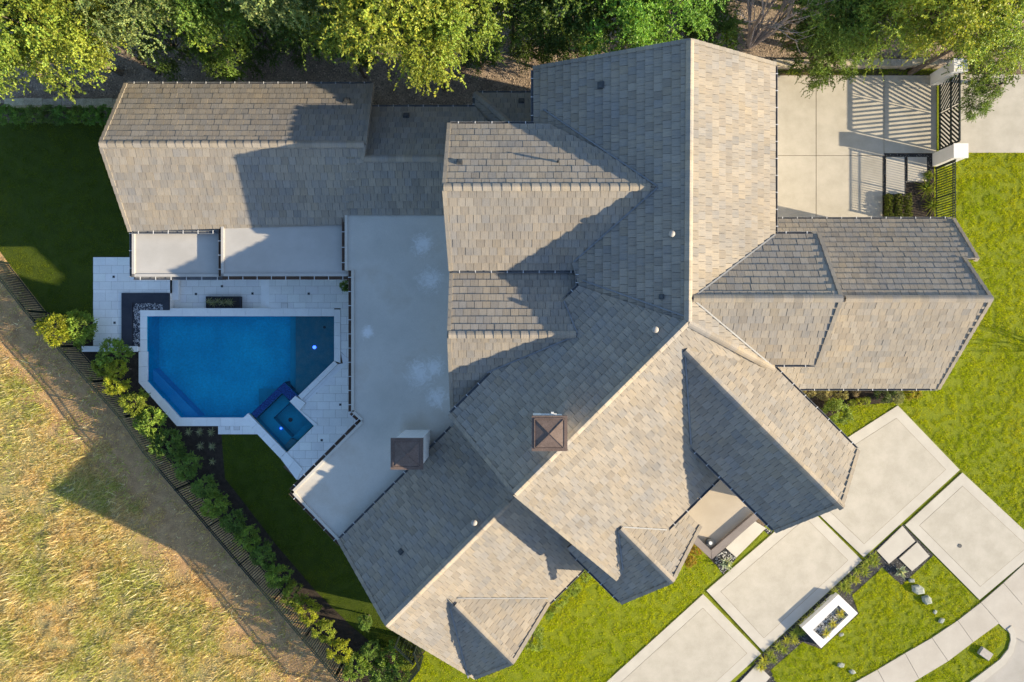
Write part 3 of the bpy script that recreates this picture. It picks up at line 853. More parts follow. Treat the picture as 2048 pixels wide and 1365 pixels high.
def inset_quad(poly, d):
    """shrink a convex polygon by d pixels"""
    p = ccw([tuple(q) for q in poly]); n = len(p); L = []
    for i in range(n):
        a, b = p[i], p[(i + 1) % n]; l = math.hypot(b[0] - a[0], b[1] - a[1]); nx, ny = -(b[1] - a[1]) / l, (b[0] - a[0]) / l
        L.append(((a[0] + nx * d, a[1] + ny * d), (b[0] - a[0], b[1] - a[1])))
    r = []
    for i in range(n):
        (p1, d1), (p2, d2) = L[i - 1], L[i]
        det = d1[0] * d2[1] - d1[1] * d2[0]
        t = ((p2[0] - p1[0]) * d2[1] - (p2[1] - p1[1]) * d2[0]) / det
        r.append((p1[0] + d1[0] * t, p1[1] + d1[1] * t))
    return r

drive_poly = gp([(1797, 806), (2150, 1160), (2150, 1040), (2150, 1170), (1960, 1203), (1865, 1110), (1806, 1050), (1748, 1103), (1520, 1312), (1440, 1392), (1190, 1392), (1405, 1184), (1440, 1146), (1446, 1153), (1472, 1117), (1450, 1096), (1530, 1010), (1640, 953)])
driveway = empty('driveway', (0, 0, 0), kind='structure')
DS = {
 'a': [(1795, 810), (1920, 940), (1727, 1116), (1562, 959)],
 'b': [(1924, 944), (2110, 1130), (1958, 1200), (1808, 1049)],
 'c': [(1612, 1008), (1725, 1121), (1526, 1305), (1411, 1181)],
 'd': [(1406, 1187), (1523, 1307), (1430, 1392), (1180, 1392)],
}
# strips of turf between the slabs
tag(sheet('lawn', gp([(1552, 960), (1797, 806), (2150, 1166), (1960, 1206), (1725, 1130), (1440, 1392), (1180, 1392), (1440, 1120), (1560, 1030)]), 0.002, M['turf_front']), kind='structure')
DS['b'] = [(1924, 944), (2140, 1160), (2052, 1117), (1958, 1200), (1808, 1049)]
DS['b'] = [(1924, 944), (2085, 1094), (1958, 1201), (1808, 1050)]
for k, poly in DS.items():
    s_ = slab('driveway_slab', inset_quad(poly, 1.1), -.06, .045, 'concrete_b', driveway)
    inn = inset_quad(poly, 21)
    MB().prism(gp(inset_quad(poly, 20.4)), .02, .0465).build('score_line', M['joint'], s_)
    MB().prism(gp(inn), .02, .049).build('slab_field', M['concrete'], s_)
for poly in ([(1451, 1096), (1508, 1042), (1531, 1056), (1472, 1115)],
             [(1753, 1101.5), (1804, 1052), (1829.5, 1082.5), (1777, 1127.5)], [(1797.5, 1117), (1833.5, 1084.5), (1858, 1112), (1823, 1142)],
             [(1468, 1376), (1514, 1328), (1540, 1354), (1505, 1392), (1470, 1392)]):
    tag(slab('stepping_slab', poly, -.05, .055, 'concrete_b', driveway), kind='structure')
p = at(1919.6, 1092, .05)
dr = MB().tube([p, p + Vector((0, 0, .012))], .10, 14).build('drain_cover', M['vent_dark'])
tag(dr, 'small dark round drain cover set in the front driveway slab', 'drain cover')

# gate court
court = empty('courtyard_pavement', (0, 0, 0), kind='structure')
for poly in ([(1500, 152), (1631, 152), (1631, 311.5), (1500, 311.5)], [(1632.2, 152), (1766.6, 152), (1766.6, 307), (1766.6, 311.5), (1632.2, 311.5)], [(1767.8, 152), (1876, 152), (1876, 307), (1767.8, 307)],
             [(1500, 312.5), (1631, 312.5), (1631, 445), (1500, 445)], [(1632.2, 312.5), (1764, 312.5), (1764, 445), (1632.2, 445)]):
    slab('pavement_slab', poly, -.05, .04, 'concrete', court)
for poly in ([(1878, 150), (2150, 150), (2150, 306), (1878, 306)],):
    slab('pavement_slab', poly, -.05, .036, 'concrete', court)
for poly in ([(1771.5, 315), (1807.7, 315), (1807.7, 389), (1771.5, 389)], [(1814.6, 315), (1852.5, 315), (1852.5, 363.5), (1814.6, 363.5)]):
    slab('stepping_slab', poly, -.05, .05, 'concrete_b', court)
tag(sheet('planting_bed_soil', gp([(1765, 308), (1866, 308), (1866, 360), (1855, 366), (1812, 366), (1812, 392), (1765, 392)]), .012, M['black_gravel']), kind='structure')

# sidewalk, street, kerb
walk = empty('sidewalk', (0, 0, 0), kind='structure')
up_ = [(1690, 1375), (1754, 1339), (1809, 1306.5), (1863, 1275.5), (1914.5, 1241), (1961, 1205), (2006, 1166), (2050, 1125), (2110, 1070)]
lo_ = [(1725, 1428), (1783, 1392), (1837, 1357), (1895, 1322), (1945, 1284), (1997, 1246), (2044, 1210), (2090, 1170), (2150, 1112)]
for i in range(len(up_) - 1):
    a, b, c, d = up_[i], up_[i + 1], lo_[i + 1], lo_[i]
    g_ = .006
    poly = [tuple(np.array(a) + (np.array(b) - np.array(a)) * g_), tuple(np.array(b) - (np.array(b) - np.array(a)) * g_), tuple(np.array(c) - (np.array(c) - np.array(d)) * g_), tuple(np.array(d) + (np.array(c) - np.array(d)) * g_)]
    slab('sidewalk_panel', poly, -.05, .05, 'walk', walk)
street = sheet('street', gp([(1900, 1400), (1946, 1368), (2005, 1324), (2022, 1302), (2028, 1280), (2026, 1262), (2012, 1248), (2006, 1250), (2100, 1165), (2600, 1300), (2200, 1700), (1800, 1500)]), -.004, M['asphalt'])
tag(street, kind='structure')
apron = empty('driveway_apron', (0, 0, 0), kind='structure')
slab('apron_slab', [(1990, 1240), (2036, 1204), (2082, 1164), (2150, 1100), (2200, 1190), (2058, 1290), (2026, 1272), (2006, 1256)], -.05, .03, 'walk', apron)
# kerb round the verge: pale band
kerb = empty('kerb', (0, 0, 0), kind='structure')
kin = [(1860, 1415), (1895, 1392), (1940, 1363), (1999, 1318), (2015, 1298), (2020, 1280), (2019, 1268), (2013, 1258), (2004, 1251)]
kout = [(1872, 1424), (1907, 1402), (1952, 1374), (2009, 1328), (2025, 1304), (2031, 1281), (2030, 1264), (2022, 1251), (2012, 1244)]
for i in range(len(kin) - 2):
    slab('kerb_stone', [kin[i], kin[i + 1], kout[i + 1], kout[i]], -.05, .06, 'concrete_b', kerb)

# ------------------------------------------------------------------ pool deck
deck = empty('pool_deck', (0, 0, 0), kind='structure')
DECK = [([(187.5, 515), (341, 515), (341, 586.5), (187.5, 586.5)], .05), ([(187.5, 586.5), (246, 586.5), (246, 692), (187.5, 692)], .05),
        ([(354, 540), (519, 540), (519, 617), (354, 617)], -.35), ([(341, 600), (354, 600), (354, 617), (341, 617)], -.35),
        ([(539, 540), (784, 540), (784, 617), (539, 617)], .05),
        ([(681.5, 617), (784, 617), (784, 806), (700, 722), (681.5, 703)], .05),
        ([(612, 807), (700, 722), (790, 806), (790, 852), (628.5, 852), (598, 821)], .05),
        ([(628.5, 852), (790, 852), (700, 985), (594, 959), (574.5, 905)], .05), ([(437, 852.5), (503, 852.5), (518, 869), (437, 869)], .05)]
grout = MB()
for poly, z in DECK: grout.prism(gp(poly), z - .3, z - .006)
grout.build('deck_bed', M['joint'], deck)
rp = random.Random(5)
for poly, z in DECK:
    P = ccw(poly); a0, a1 = min(p[0] for p in P), max(p[0] for p in P); b0, b1 = min(p[1] for p in P), max(p[1] for p in P)
    w_, h_ = 24.4, 16.3; r = 0; y = b0
    while y < b1:
        x = a0 - (0, w_ * .5)[r % 2]
        while x < a1:
            c = clip([(x + .16, y + .16), (x + w_ - .16, y + .16), (x + w_ - .16, y + h_ - .16), (x + .16, y + h_ - .16)], P)
            if len(c) >= 3 and parea(c) > 14 and min(q[0] for q in c) < 740:
                k = rp.uniform(.93, 1.03)
                slab('paver', c, z - .04, z + rp.uniform(0, .002), 'paver', deck, (k, k * rp.uniform(.985, 1.0), k * rp.uniform(.96, .995)))
            x += w_
        y += h_; r += 1
# steps of the sunken lounge
for poly, z in (([(341, 540), (353.8, 540), (353.8, 600), (341, 600)], -.15), ([(519, 540), (528.8, 540), (528.8, 617), (519, 617)], -.22), ([(528.8, 540), (538.6, 540), (538.6, 617), (528.8, 617)], -.09)):
    slab('step', poly, -.5, z, 'coping', deck, (1, 1, 1))
# walls of the sunken lounge
for poly in ([(339, 538), (341, 538), (341, 617), (339, 617)], [(339, 617), (541, 617), (541, 619), (339, 619)], [(538.6, 538), (541, 538), (541, 617), (538.6, 617)]):
    slab('retaining_face', poly, -.5, .03, 'paver', deck, (1, 1, 1))
# the two steps down towards the shallow shelf
for *qd, z in (((676, 729), (604, 800), (608, 804), (686, 727), .02), ((681, 704), (700, 722), (686, 727), .03), ((686, 727.2), (700, 722.2), (612, 808), (608.3, 804.3), .03)):
    slab('step', qd, -.2, z, 'coping', deck, (.95, .95, .96))
for u, v in ((228.6, 554.3), (230.4, 646), (505, 587.5), (618, 588), (392, 588.5), (444, 573), (681, 809.5), (644, 880.5)):
    z = -.35 if u in (505, 392, 444) else .05
    pz = at(u, v, z); c = at(u, v, 0) if z > 0 else pz
    d_ = MB().box((c.x, c.y, z + .006), (.11, .11, .012)).build('deck_drain', M['vent_dark'], deck)
for u, v, w in ((569, 613, .3), (455, 855, .19), (473.6, 854.6, .27)):
    c = at(u, v, .05)
    l_ = MB().box((c.x, c.y, .054), (w + .03, w + .03, .012)).build('skimmer_lid', M['vent'], deck)
    MB().box((c.x, c.y, .058), (w, w, .014)).build('lid_plate', M['white'], l_)

# charcoal seat edge and its strip of pale stones
fb = empty('fire_bench', at(246, 620), 'dark charcoal L-shaped bench with a strip of pale stones by the pool corner', 'bench')
m = MB()
m.prism(gp([(246.4, 587), (340.6, 587), (340.6, 606.5), (246.4, 606.5)]), 0, .16); m.prism(gp([(246.4, 606.5), (267.6, 606.5), (267.6, 692.3), (246.4, 692.3)]), 0, .16)
m.prism(gp([(329, 606.5), (340.6, 606.5), (340.6, 620.5), (329, 620.5)]), 0, .16)
m.build('bench_top', M['charcoal'], fb)
slab('rock_tray', [(267.6, 606.5), (329, 606.5), (329, 620.5), (281.5, 620.5), (281.5, 692.3), (267.6, 692.3)], 0, .07, 'charcoal', fb)

def pebbles(name, polys, n, size, cols, z, parent=None, seed=1, kind='stuff'):
    rr = np.random.RandomState(seed); V = []; Fq = []; T = []
    oct_v = np.array([(1, 0, 0), (0, 1, 0), (-1, 0, 0), (0, -1, 0), (0, 0, 1), (.7, .7, .1), (-.7, .7, -.05), (-.7, -.7, .1), (.7, -.7, -.1)])
    faces = [(0, 5, 4), (5, 1, 4), (1, 6, 4), (6, 2, 4), (2, 7, 4), (7, 3, 4), (3, 8, 4), (8, 0, 4)]
    for poly in polys:
        w = [p.xy for p in gp(poly)]; x0, x1 = min(p[0] for p in w), max(p[0] for p in w); y0, y1 = min(p[1] for p in w), max(p[1] for p in w)
        k = int(n * parea(w)); cnt = 0
        xs = rr.uniform(x0, x1, k * 6 + 50); ys = rr.uniform(y0, y1, k * 6 + 50); ok = inside(w, xs, ys)
        for x, y in zip(xs[ok][:k], ys[ok][:k]):
            s_ = size * rr.uniform(.5, 1.25); an = rr.uniform(0, 6.28); ca, sa = math.cos(an), math.sin(an); e = rr.uniform(.6, 1)
            pts = oct_v * np.array([s_, s_ * e, s_ * .6]) * rr.uniform(.85, 1.1, (9, 1))
            pts = np.stack([pts[:, 0] * ca - pts[:, 1] * sa + x, pts[:, 0] * sa + pts[:, 1] * ca + y, pts[:, 2] + z], 1)
            b = len(V) * 9; V.append(pts); Fq += [(b + i, b + j, b + l) for i, j, l in faces]
            c = cols[rr.randint(len(cols))]; kk = rr.uniform(.8, 1.15); T.append(np.tile(np.array(c) * kk, (9, 1)))
    V = np.concatenate(V); off = np.array(origin(parent)) if parent else 0
    me = np_mesh(name, V - off, np.array(Fq), M['pebble'], np.concatenate(T))
    return tag(link_mesh(name, me, parent), kind=kind)
pebbles('pale_stones', [[(268.5, 607.5), (328, 607.5), (328, 620), (281, 620), (281, 692), (268.5, 692)]], 420, .032, [(.52, .52, .54), (.35, .36, .38), (.16, .17, .19), (.62, .62, .62)], .075, fb, 3)
lw = empty('garden_wall', at(226, 698), 'long low white wall running left from the pool corner', 'wall')
MB().prism(gp([(172, 694), (281.5, 694), (281.5, 703), (172, 703)]), 0, .24).build('wall_body', M['white'], lw)
for i in range(4):
    u0 = 170.4 + i * 27.75
    slab('wall_cap', [(u0 + .15, 692.6), (u0 + 27.6, 692.6), (u0 + 27.6, 703.8), (u0 + .15, 703.8)], .24, .29, 'coping', lw, (1, 1, 1))

# ------------------------------------------------------------------ pool and spa
pool = empty('swimming_pool', at(480, 730), 'blue swimming pool with cut corner, shallow shelf and square spa', 'swimming pool')
PO = [(295, 632.7), (668.7, 632.7), (668.7, 722), (597, 792), (568.5, 764.4), (502, 827.6), (492, 835.7), (361, 835.7), (295.5, 761.6)]
def ringwall(poly, z0, z1, mat, name, parent):
    p = ccw([tuple(q.xy) for q in gp(poly)]); m = MB(); n = len(p)
    v = [(x, y, z1) for x, y in p] + [(x, y, z0) for x, y in p]
    m.add(v, [(i, (i + 1) % n, n + (i + 1) % n, n + i) for i in range(n)])
    return m.build(name, M[mat], parent)
bas = ringwall(PO, -1.15, .03, 'pool', 'basin', pool)
sheet('basin_floor', gp([(290, 628), (600, 628), (600, 840), (290, 840)]), -1.12, M['pool'], parent=bas)
MB().prism(gp([(573.5, 632), (590, 632), (590, 800), (573.5, 800)]), -1.2, -.55).build('ledge', M['spa'], pool)
MB().prism(gp([(588, 632), (669, 632), (669, 722.5), (590, 801), (588, 801)]), -1.2, -.28).build('shelf', M['shelf'], pool)
MB().prism(gp([(295, 738), (391, 836), (358, 838), (295, 764)]), -1.2, -.5).build('bench', M['bench'], pool)
MB().tube([at(363, 707, -1.12), at(363, 707, -1.1)], .22, 12).build('main_drain', M['pool'], pool)
WZ = -.035
sheet('water', gp(PO), WZ, M['water'], parent=pool)
def lamp(u, v, z, r, par):
    p = at(u, v, z); l = MB().tube([p, p + Vector((0, 0, .03))], r, 12).build('pool_lamp', M['lamp'], par)
lamp(629, 695, -.28, .085, pool)
p = at(649, 655, -.28); MB().tube([p, p + Vector((0, 0, .02))], .07, 12).build('shelf_drain', M['vent_dark'], pool)
# spa
SP = [(564, 787), (627.5, 850.4), (573.5, 903.4), (512, 837)]
spa = MB()
spa.prism(gp([(568.5, 764.4), (502, 827.6), (512, 837), (564, 787)]), -1.2, .0)
spa.prism(gp([(568.5, 764.4), (597, 792), (581, 803.5), (564, 787)]), -1.2, .001)
spa.build('spa_wall', M['mosaic'], pool)
sb = ringwall(SP, -1.0, .03, 'spa', 'spa_basin', pool)
sheet('spa_floor', gp([(505, 780), (640, 780), (640, 910), (505, 910)]), -.85, M['spa'], parent=sb)
for poly in ([(564, 787), (512, 837), (541, 838), (579, 802)], [(512, 837), (573.5, 903.4), (579.4, 878), (541, 838)], [(573.5, 903.4), (627.5, 850.4), (615, 842), (579.4, 878)]):
    MB().prism(gp(poly), -.95, -.40).build('spa_bench', M['spa'], pool)
slab('spa_step', [(574, 902), (592, 884), (580, 878), (566, 893)], -.6, -.20, 'shelf', pool)
sheet('spa_water', gp(SP), -.012, M['water'], parent=pool)
lamp(562, 857, -.36, .05, pool)
p = at(581, 840, -.85); MB().tube([p, p + Vector((0, 0, .02))], .11, 12).build('spa_drain', M['vent_dark'], pool)
# coping stones
def band(a0, a1, b0, b1, n, z=.07):
    a0, a1, b0, b1 = [np.array(k, float) for k in (a0, a1, b0, b1)]
    g_ = .15 / max(1, np.linalg.norm(a1 - a0)) * 1.2
    for i in range(n):
        t0, t1 = i / n + (g_ if i else 0), (i + 1) / n - (g_ if i < n - 1 else 0)
        k = rp.uniform(.95, 1.02)
        slab('coping_stone', [tuple(a0 + (a1 - a0) * t0), tuple(a0 + (a1 - a0) * t1), tuple(b0 + (b1 - b0) * t1), tuple(b0 + (b1 - b0) * t0)], -.08, z + rp.uniform(0, .002), 'coping', pool, (k, k, k * .99))
band((281.7, 621), (341, 621), (281.7, 633), (341, 633), 2)
band((341.3, 617.2), (668.7, 617.2), (341.3, 633), (668.7, 633), 13)
band((668.9, 619.5), (668.9, 722), (681.3, 619.5), (681.3, 726), 4)
band((281.7, 633.2), (281.7, 703.6), (295, 633.2), (295, 703.6), 3)
band((278.8, 703.9), (278.8, 765), (295.8, 703.9), (295.8, 761.6), 2)
band((278.8, 765.3), (354.7, 852), (295.6, 761.9), (361, 835.5), 4)
band((354.9, 852.2), (500, 852.2), (361.2, 835.5), (497, 835.5), 5)
band((668.7, 722.3), (597.2, 791.8), (676, 728.6), (604, 799.7), 4)
band((498, 826.5), (573.3, 903.7), (487, 837), (561.5, 915.5), 4, .13)
band((573.5, 904), (606, 937), (561.7, 915.7), (594, 959), 2, .10)
band((592, 792), (612, 806), (581, 803), (600, 822), 1, .12)
band((581, 803.2), (627.5, 850.2), (591, 812), (637, 850.2), 2, .09)

# planter sunk in the lounge
def spiky(mb, p, n, L, w, cols, rr, flat=.55, droop=.35, fold=True):
    """a rosette of pointed leaves"""
    for i in range(n):
        a = i * 2.39996 + rr.uniform(-.25, .25); k = i / max(1, n - 1)
        el = flat + (1.25 - flat) * (1 - k) ** 1.2 * rr.uniform(.8, 1.1); l = L * rr.uniform(.75, 1.1) * (.55 + .45 * k)
        d = Vector((math.cos(a), math.sin(a), 0)); sd = Vector((-math.sin(a), math.cos(a), 0)); pts = []
        for t in (0, .35, .7, 1):
            e = el - droop * t * t
            pts.append(p + d * (l * t * math.cos(e)) + Vector((0, 0, max(.01, l * t * math.sin(e) + .02))))
        ws = (.55, 1, .65, .04)
        c = cols[rr.randrange(len(cols))]; j = rr.uniform(.8, 1.15); c = tuple(v * j for v in c); cm = tuple(v * .82 for v in c)
        vs_ = []; tn = []
        for q_, wk in zip(pts, ws):
            vs_ += [q_ + sd * (w * wk) + Vector((0, 0, w * wk * .5)), q_, q_ - sd * (w * wk) + Vector((0, 0, w * wk * .5))]
        fs = []
        for s_ in range(3):
            b = s_ * 3
            fs += [(b, b + 1, b + 4, b + 3), (b + 1, b + 2, b + 5, b + 4)]
        b0_ = len(mb.v); mb.add(vs_, fs, c)
        for s_ in range(4): mb.t[b0_ + 3 * s_ + 1] = cm
rs = random.Random(21)
pl = empty('sunken_planter', at(444, 605, -.35), 'black planter trough of striped grasses in the sunken lounge', 'planter')
def trough(poly, t, z0, z1, mat, name, par):
    inn = inset_quad(poly, t)
    P = ccw([tuple(q) for q in poly])
    for i in range(len(P)):
        j = (i + 1) % len(P)
        slab(name, [P[i], P[j], inn[j], inn[i]], z0, z1, mat, par)
trough([(409.4, 593), (479, 593), (479, 616.2), (409.4, 616.2)], 1.6, -.35, -.12, 'charcoal', 'trough_side', pl)
slab('planter_soil', [(410.5, 594), (478, 594), (478, 615), (410.5, 615)], -.35, -.16, 'black_gravel', pl)
for i, (u, v) in enumerate(((419, 603), (427, 607), (437, 603), (446, 606), (456, 604), (463, 606))):
    m = MB(); spiky(m, at(u, v, -.16), 26, .30, .011, [(.40, .42, .24), (.33, .37, .16), (.48, .47, .30)], rs, .35, .5)
    tag(m.build('striped_grass', M['blade'], None, tints=True), 'striped spiky grass in the black trough, number %s from its left end' % ['one', 'two', 'three', 'four', 'five', 'six'][i], 'plant', 'grasses in the sunken trough')

# ------------------------------------------------------------------ fences, gate, walls
def fence(name, label, base, h, spacing=.105, post_every=2.4, pw=.03, cat='fence'):
    """steel picket fence along a list of ground points: rails, posts and every picket a part"""
    pts = [Vector((p.x, p.y, 0)) for p in base]
    root = empty(name, pts[0], label, cat)
    off = pts[0]
    def box_mesh(nm, sx, sy, z0, z1):
        return MB().box((0, 0, (z0 + z1) / 2), (sx, sy, z1 - z0)).mesh(nm, M['steel'])
    pk = box_mesh('picket', pw, pw, .06, h - .02); po = box_mesh('post', .065, .065, -.1, h + .03)
    total = 0
    for a, b in zip(pts[:-1], pts[1:]):
        d = b - a; L = d.length; rz = math.atan2(d.y, d.x)
        for z in (.12, h - .16, h):
            MB().bar(a + Vector((0, 0, z)), b + Vector((0, 0, z)), .038, .035).build('rail', M['steel'], root)
        n = max(1, int(round(L / post_every)))
        for i in range(n + (1 if b is pts[-1] else 0)):
            o = link_mesh('post', po, root, a + d * (i / n) - off); o.rotation_euler.z = rz
        k = int(L / spacing)
        for i in range(k):
            o = link_mesh('picket', pk, root, a + d * ((i + .5) / k) - off); o.rotation_euler.z = rz
    return root
fence('picket_fence', 'long dark steel picket fence between the hedge row and the dry field', gp([(17, 527), (93, 625), (274, 829), (320, 895), (686, 1325), (735, 1383)]), 1.57, .112)
fence('picket_fence', 'short dark steel picket fence beside the white gate pillar', gp([(1870, 337), (1870, 460)]), 1.55, .118, 1.7, .036)
fence('picket_fence', 'small dark steel fence panel joining the house end to the hedge', gp([(836, 1280), (846, 1312)]) + [at(760, 1420)], 1.5, .105)
fence('picket_fence', 'low dark steel gate panel in the hedge near the house end', gp([(800, 1268), (834, 1300)]), 1.5, .105)

gate = empty('driveway_gate', at(1876.5, 225), 'dark driveway gate of slanted slats meeting in a chevron', 'gate')
gx = at(1876.5, 225).x; y0, y1 = at(0, 301).y, at(0, 157).y; gh, gz = 1.62, .08
def gbar(n, p, q_, w=.03, h=.05): return MB().bar((gx, p[0], p[1]), (gx, q_[0], q_[1]), w, h).build(n, M['steel'], gate)
ym = (y0 + y1) / 2
for y in (y0, y1): MB().box((gx, y, (gz + gh) / 2), (.07, .07, gh - gz)).build('gate_stile', M['steel'], gate)
for y in (ym - .06, ym + .06): MB().box((gx, y, (gz + gh) / 2), (.03, .04, gh - gz)).build('gate_stile', M['steel'], gate)
for z in (gz + .05, gh): gbar('gate_rail', (y0, z), (y1, z), .06, .08)
gbar('gate_rail', (y0, .98), (y1, .98), .05, .09)
gap = .215; sl = .9
def slats(ya, yb, sgn):
    lo, hi = min(ya, yb), max(ya, yb); rise = gh - gz - .1; n = int((hi - lo + rise * sl) / gap) + 2
    for i in range(-1, n):
        c = lo - (rise * sl if sgn > 0 else 0) + i * gap
        p0 = [c, gz + .08]; p1 = [c + sgn * rise * sl, gh - .02]
        # trim to the half gate
        def cut(P, Q, lim, keep_low):
            if keep_low and P[0] < lim:
                if Q[0] <= lim: return None
                t = (lim - P[0]) / (Q[0] - P[0]); return [lim, P[1] + (Q[1] - P[1]) * t]
            if not keep_low and P[0] > lim:
                if Q[0] >= lim: return None
                t = (lim - P[0]) / (Q[0] - P[0]); return [lim, P[1] + (Q[1] - P[1]) * t]
            return P
        a = cut(p0, p1, lo, True); b = cut(p1, p0, lo, True) if a else None
        if a and b: a2 = cut(a, b, hi, False); b2 = cut(b, a, hi, False) if a2 else None
        else: continue
        if a2 and b2 and math.hypot(a2[0] - b2[0], a2[1] - b2[1]) > .08:
            MB().bar((gx, a2[0], a2[1]), (gx, b2[0], b2[1]), .032, .075).build('slat', M['steel'], gate)
slats(ym + .08, y1 - .03, 1); slats(y0 + .03, ym - .08, -1)
def pillar(u0, v0, u1, v1, h, label):
    a, b = at(u0, v0, h), at(u1, v1, h); c = (a + b) / 2; w, d = abs(b.x - a.x), abs(b.y - a.y)
    r = empty('gate_pillar', (c.x, c.y, 0), label, 'pillar', 'gate pillars')
    MB().box((c.x, c.y, (h - .05) / 2), (w - .05, d - .05, h - .05)).build('pillar_shaft', M['white'], r)
    MB().box((c.x, c.y, h - .025), (w, d, .05)).build('pillar_cap', M['white'], r)
pillar(1907.7, 287, 1937, 316, 1.7, 'square white gate pillar at the lawn end of the gate')
pillar(1908, 117, 1936, 143, 1.9, 'white gate pillar half hidden by leaves at the tree end of the gate')
tag(slab('gate_track', [(1872, 152), (1880, 152), (1880, 306), (1872, 306)], 0, .048, 'turf_front', None), kind='structure')

def stone_wall(name, label, u0, v0, u1, v1, z, rows, L, mat, seed):
    rr = random.Random(seed); a, b = at(u0, v0), at(u1, v1); d = b - a; n = int(d.length / L); root = empty(name, a, label, 'wall')
    x = d.normalized(); th = .34; rz = math.atan2(d.y, d.x)
    for r in range(rows):
        t = 0.0
        zz0, zz1 = z * r / rows, z * (r + 1) / rows
        while t < d.length - .1:
            l = min(L * rr.uniform(.7, 1.35), d.length - t)
            c = a + x * (t + l / 2) + Vector((0, 0, (zz0 + zz1) / 2)) + Vector((-x.y, x.x, 0)) * rr.uniform(-.03, .03)
            k = rr.uniform(.8, 1.12)
            MB().box(c, (l - .015, th * rr.uniform(.85, 1.05), zz1 - zz0 - .012), rz + rr.uniform(-.03, .03), tint=(k, k * rr.uniform(.94, 1), k * rr.uniform(.86, 1))).build('stone', M[mat], root, tints=True)
            t += l
    return root
stone_wall('retaining_wall', 'low rough limestone wall along the gate court under the trees', 1540, 133.5, 1905, 131, .45, 2, .42, 'limestone', 4)
stone_wall('garden_wall', 'low pale stone wall behind the dark hedge at left', 18, 210, 255, 208, .35, 1, .9, 'limestone', 5)

# white planter box by the drive
pb = empty('planter_box', at(1660, 1243), 'long white planter box with yellow succulents beside the driveway', 'planter')
oz = .42
OU = [(1677, 1189.4), (1716, 1227), (1642.4, 1297), (1603.5, 1256)]; IN = [(1677, 1211), (1697.5, 1230.7), (1647, 1279), (1626, 1260.7)]
for i in range(4):
    j = (i + 1) % 4
    P4 = gp([OU[i], OU[j], IN[j], IN[i]], oz)
    MB().prism(P4, 0, oz).build('planter_side', M['white'], pb)
MB().prism(gp(IN, oz), .05, .32).build('planter_soil', M['black_gravel'], pb)
def box_pebbles(parent, poly, z, cols, n, size, seed):
    return pebbles('gravel', [[px(Vector((p.x, p.y, 0))) for p in gp(poly, z)]], n, size, cols, z, parent, seed)
box_pebbles(pb, inset_quad(IN, .6), .325, [(.62, .61, .57), (.50, .49, .46), (.10, .10, .10), (.36, .36, .34)], 800, .032, 8)
for i, (u, v) in enumerate(((1680, 1227), (1664, 1247), (1651, 1265))):
    m = MB(); spiky(m, at(u, v, .34), 34, .36, .024, [(.52, .49, .10), (.42, .45, .10), (.58, .50, .14)], rs, .3, .25)
    tag(m.build('succulent', M['blade'], None, tints=True), 'yellow-green succulent %s the white planter box' % ('at the upper end of', 'in the middle of', 'at the lower end of')[i], 'plant', 'succulents in the white planter')
# agaves beside the paths
for u, v, L, lab in ((1799, 1143, .46, 'big pale agave beside the two stepping slabs'), (1451, 1126, .50, 'pale agave in black and white gravel by the porch parapet')):
    m = MB(); spiky(m, at(u, v, .02), 26, L, .062, [(.40, .46, .36), (.34, .42, .34), (.46, .50, .40)], rs, .25, -.1)
    tag(m.build('agave', M['blade'], None, tints=True), lab, 'agave')
pebbles('gravel', [[(1425, 1118), (1451, 1097), (1472, 1117), (1446, 1149)], [(1508, 1041), (1544, 1065), (1537, 1069), (1501, 1037)]], 420, .034, [(.60, .59, .55), (.45, .44, .42), (.05, .05, .05), (.07, .07, .07)], .01, None, 9)
pebbles('gravel', [BEDS['drive'][0], BEDS['steps'][0], BEDS['corner'][0]], 260, .022, [(.09, .09, .088), (.16, .155, .15), (.05, .05, .05), (.26, .25, .24)], .008, None, 10)
pebbles('gravel', [[(1765, 308), (1866, 308), (1866, 345), (1853, 366), (1812, 366), (1812, 392), (1765, 392)]], 260, .022, [(.09, .09, .088), (.16, .155, .15), (.05, .05, .05), (.30, .28, .26)], .012, None, 12)
ORD = ['first', 'second', 'third', 'fourth', 'fifth', 'sixth', 'seventh', 'eighth', 'ninth', 'tenth', 'eleventh', 'twelfth', 'thirteenth', 'fourteenth', 'fifteenth', 'sixteenth', 'seventeenth', 'eighteenth', 'nineteenth', 'twentieth', 'twenty-first', 'twenty-second', 'twenty-third', 'twenty-fourth']
# low spiky plants in the strip along the drive
row1 = [(1746, 1112), (1735, 1123), (1727, 1131), (1713, 1141), (1703, 1155), (1692, 1164), (1684, 1171), (1668, 1184), (1748, 1124), (1728, 1144), (1711, 1160), (1693, 1177)]
row2 = [(1652, 1205), (1640, 1215), (1628, 1225), (1616, 1235), (1604, 1245), (1586, 1269), (1572, 1279), (1555, 1291), (1539, 1306), (1527, 1320), (1520, 1332), (1588, 1280), (1566, 1298), (1545, 1318), (1590, 1262), (1600, 1262)]
for rw, nm in ((row1, 'in the gravel strip above the white planter'), (row2, 'in the gravel strip beside and below the white planter')):
    for i, (u, v) in enumerate(rw):
        m = MB(); yel = rs.random() < .3
        spiky(m, at(u, v, .02), 40, rs.uniform(.34, .44), .018, [(.50, .48, .06), (.42, .46, .07)] if yel else [(.24, .32, .05), (.32, .38, .06), (.40, .43, .08)], rs, .6, .55)
        tag(m.build('border_plant', M['blade'], None, tints=True), '%s small spiky plant %s' % (ORD[i], nm), 'plant', 'spiky plants along the drive strip')
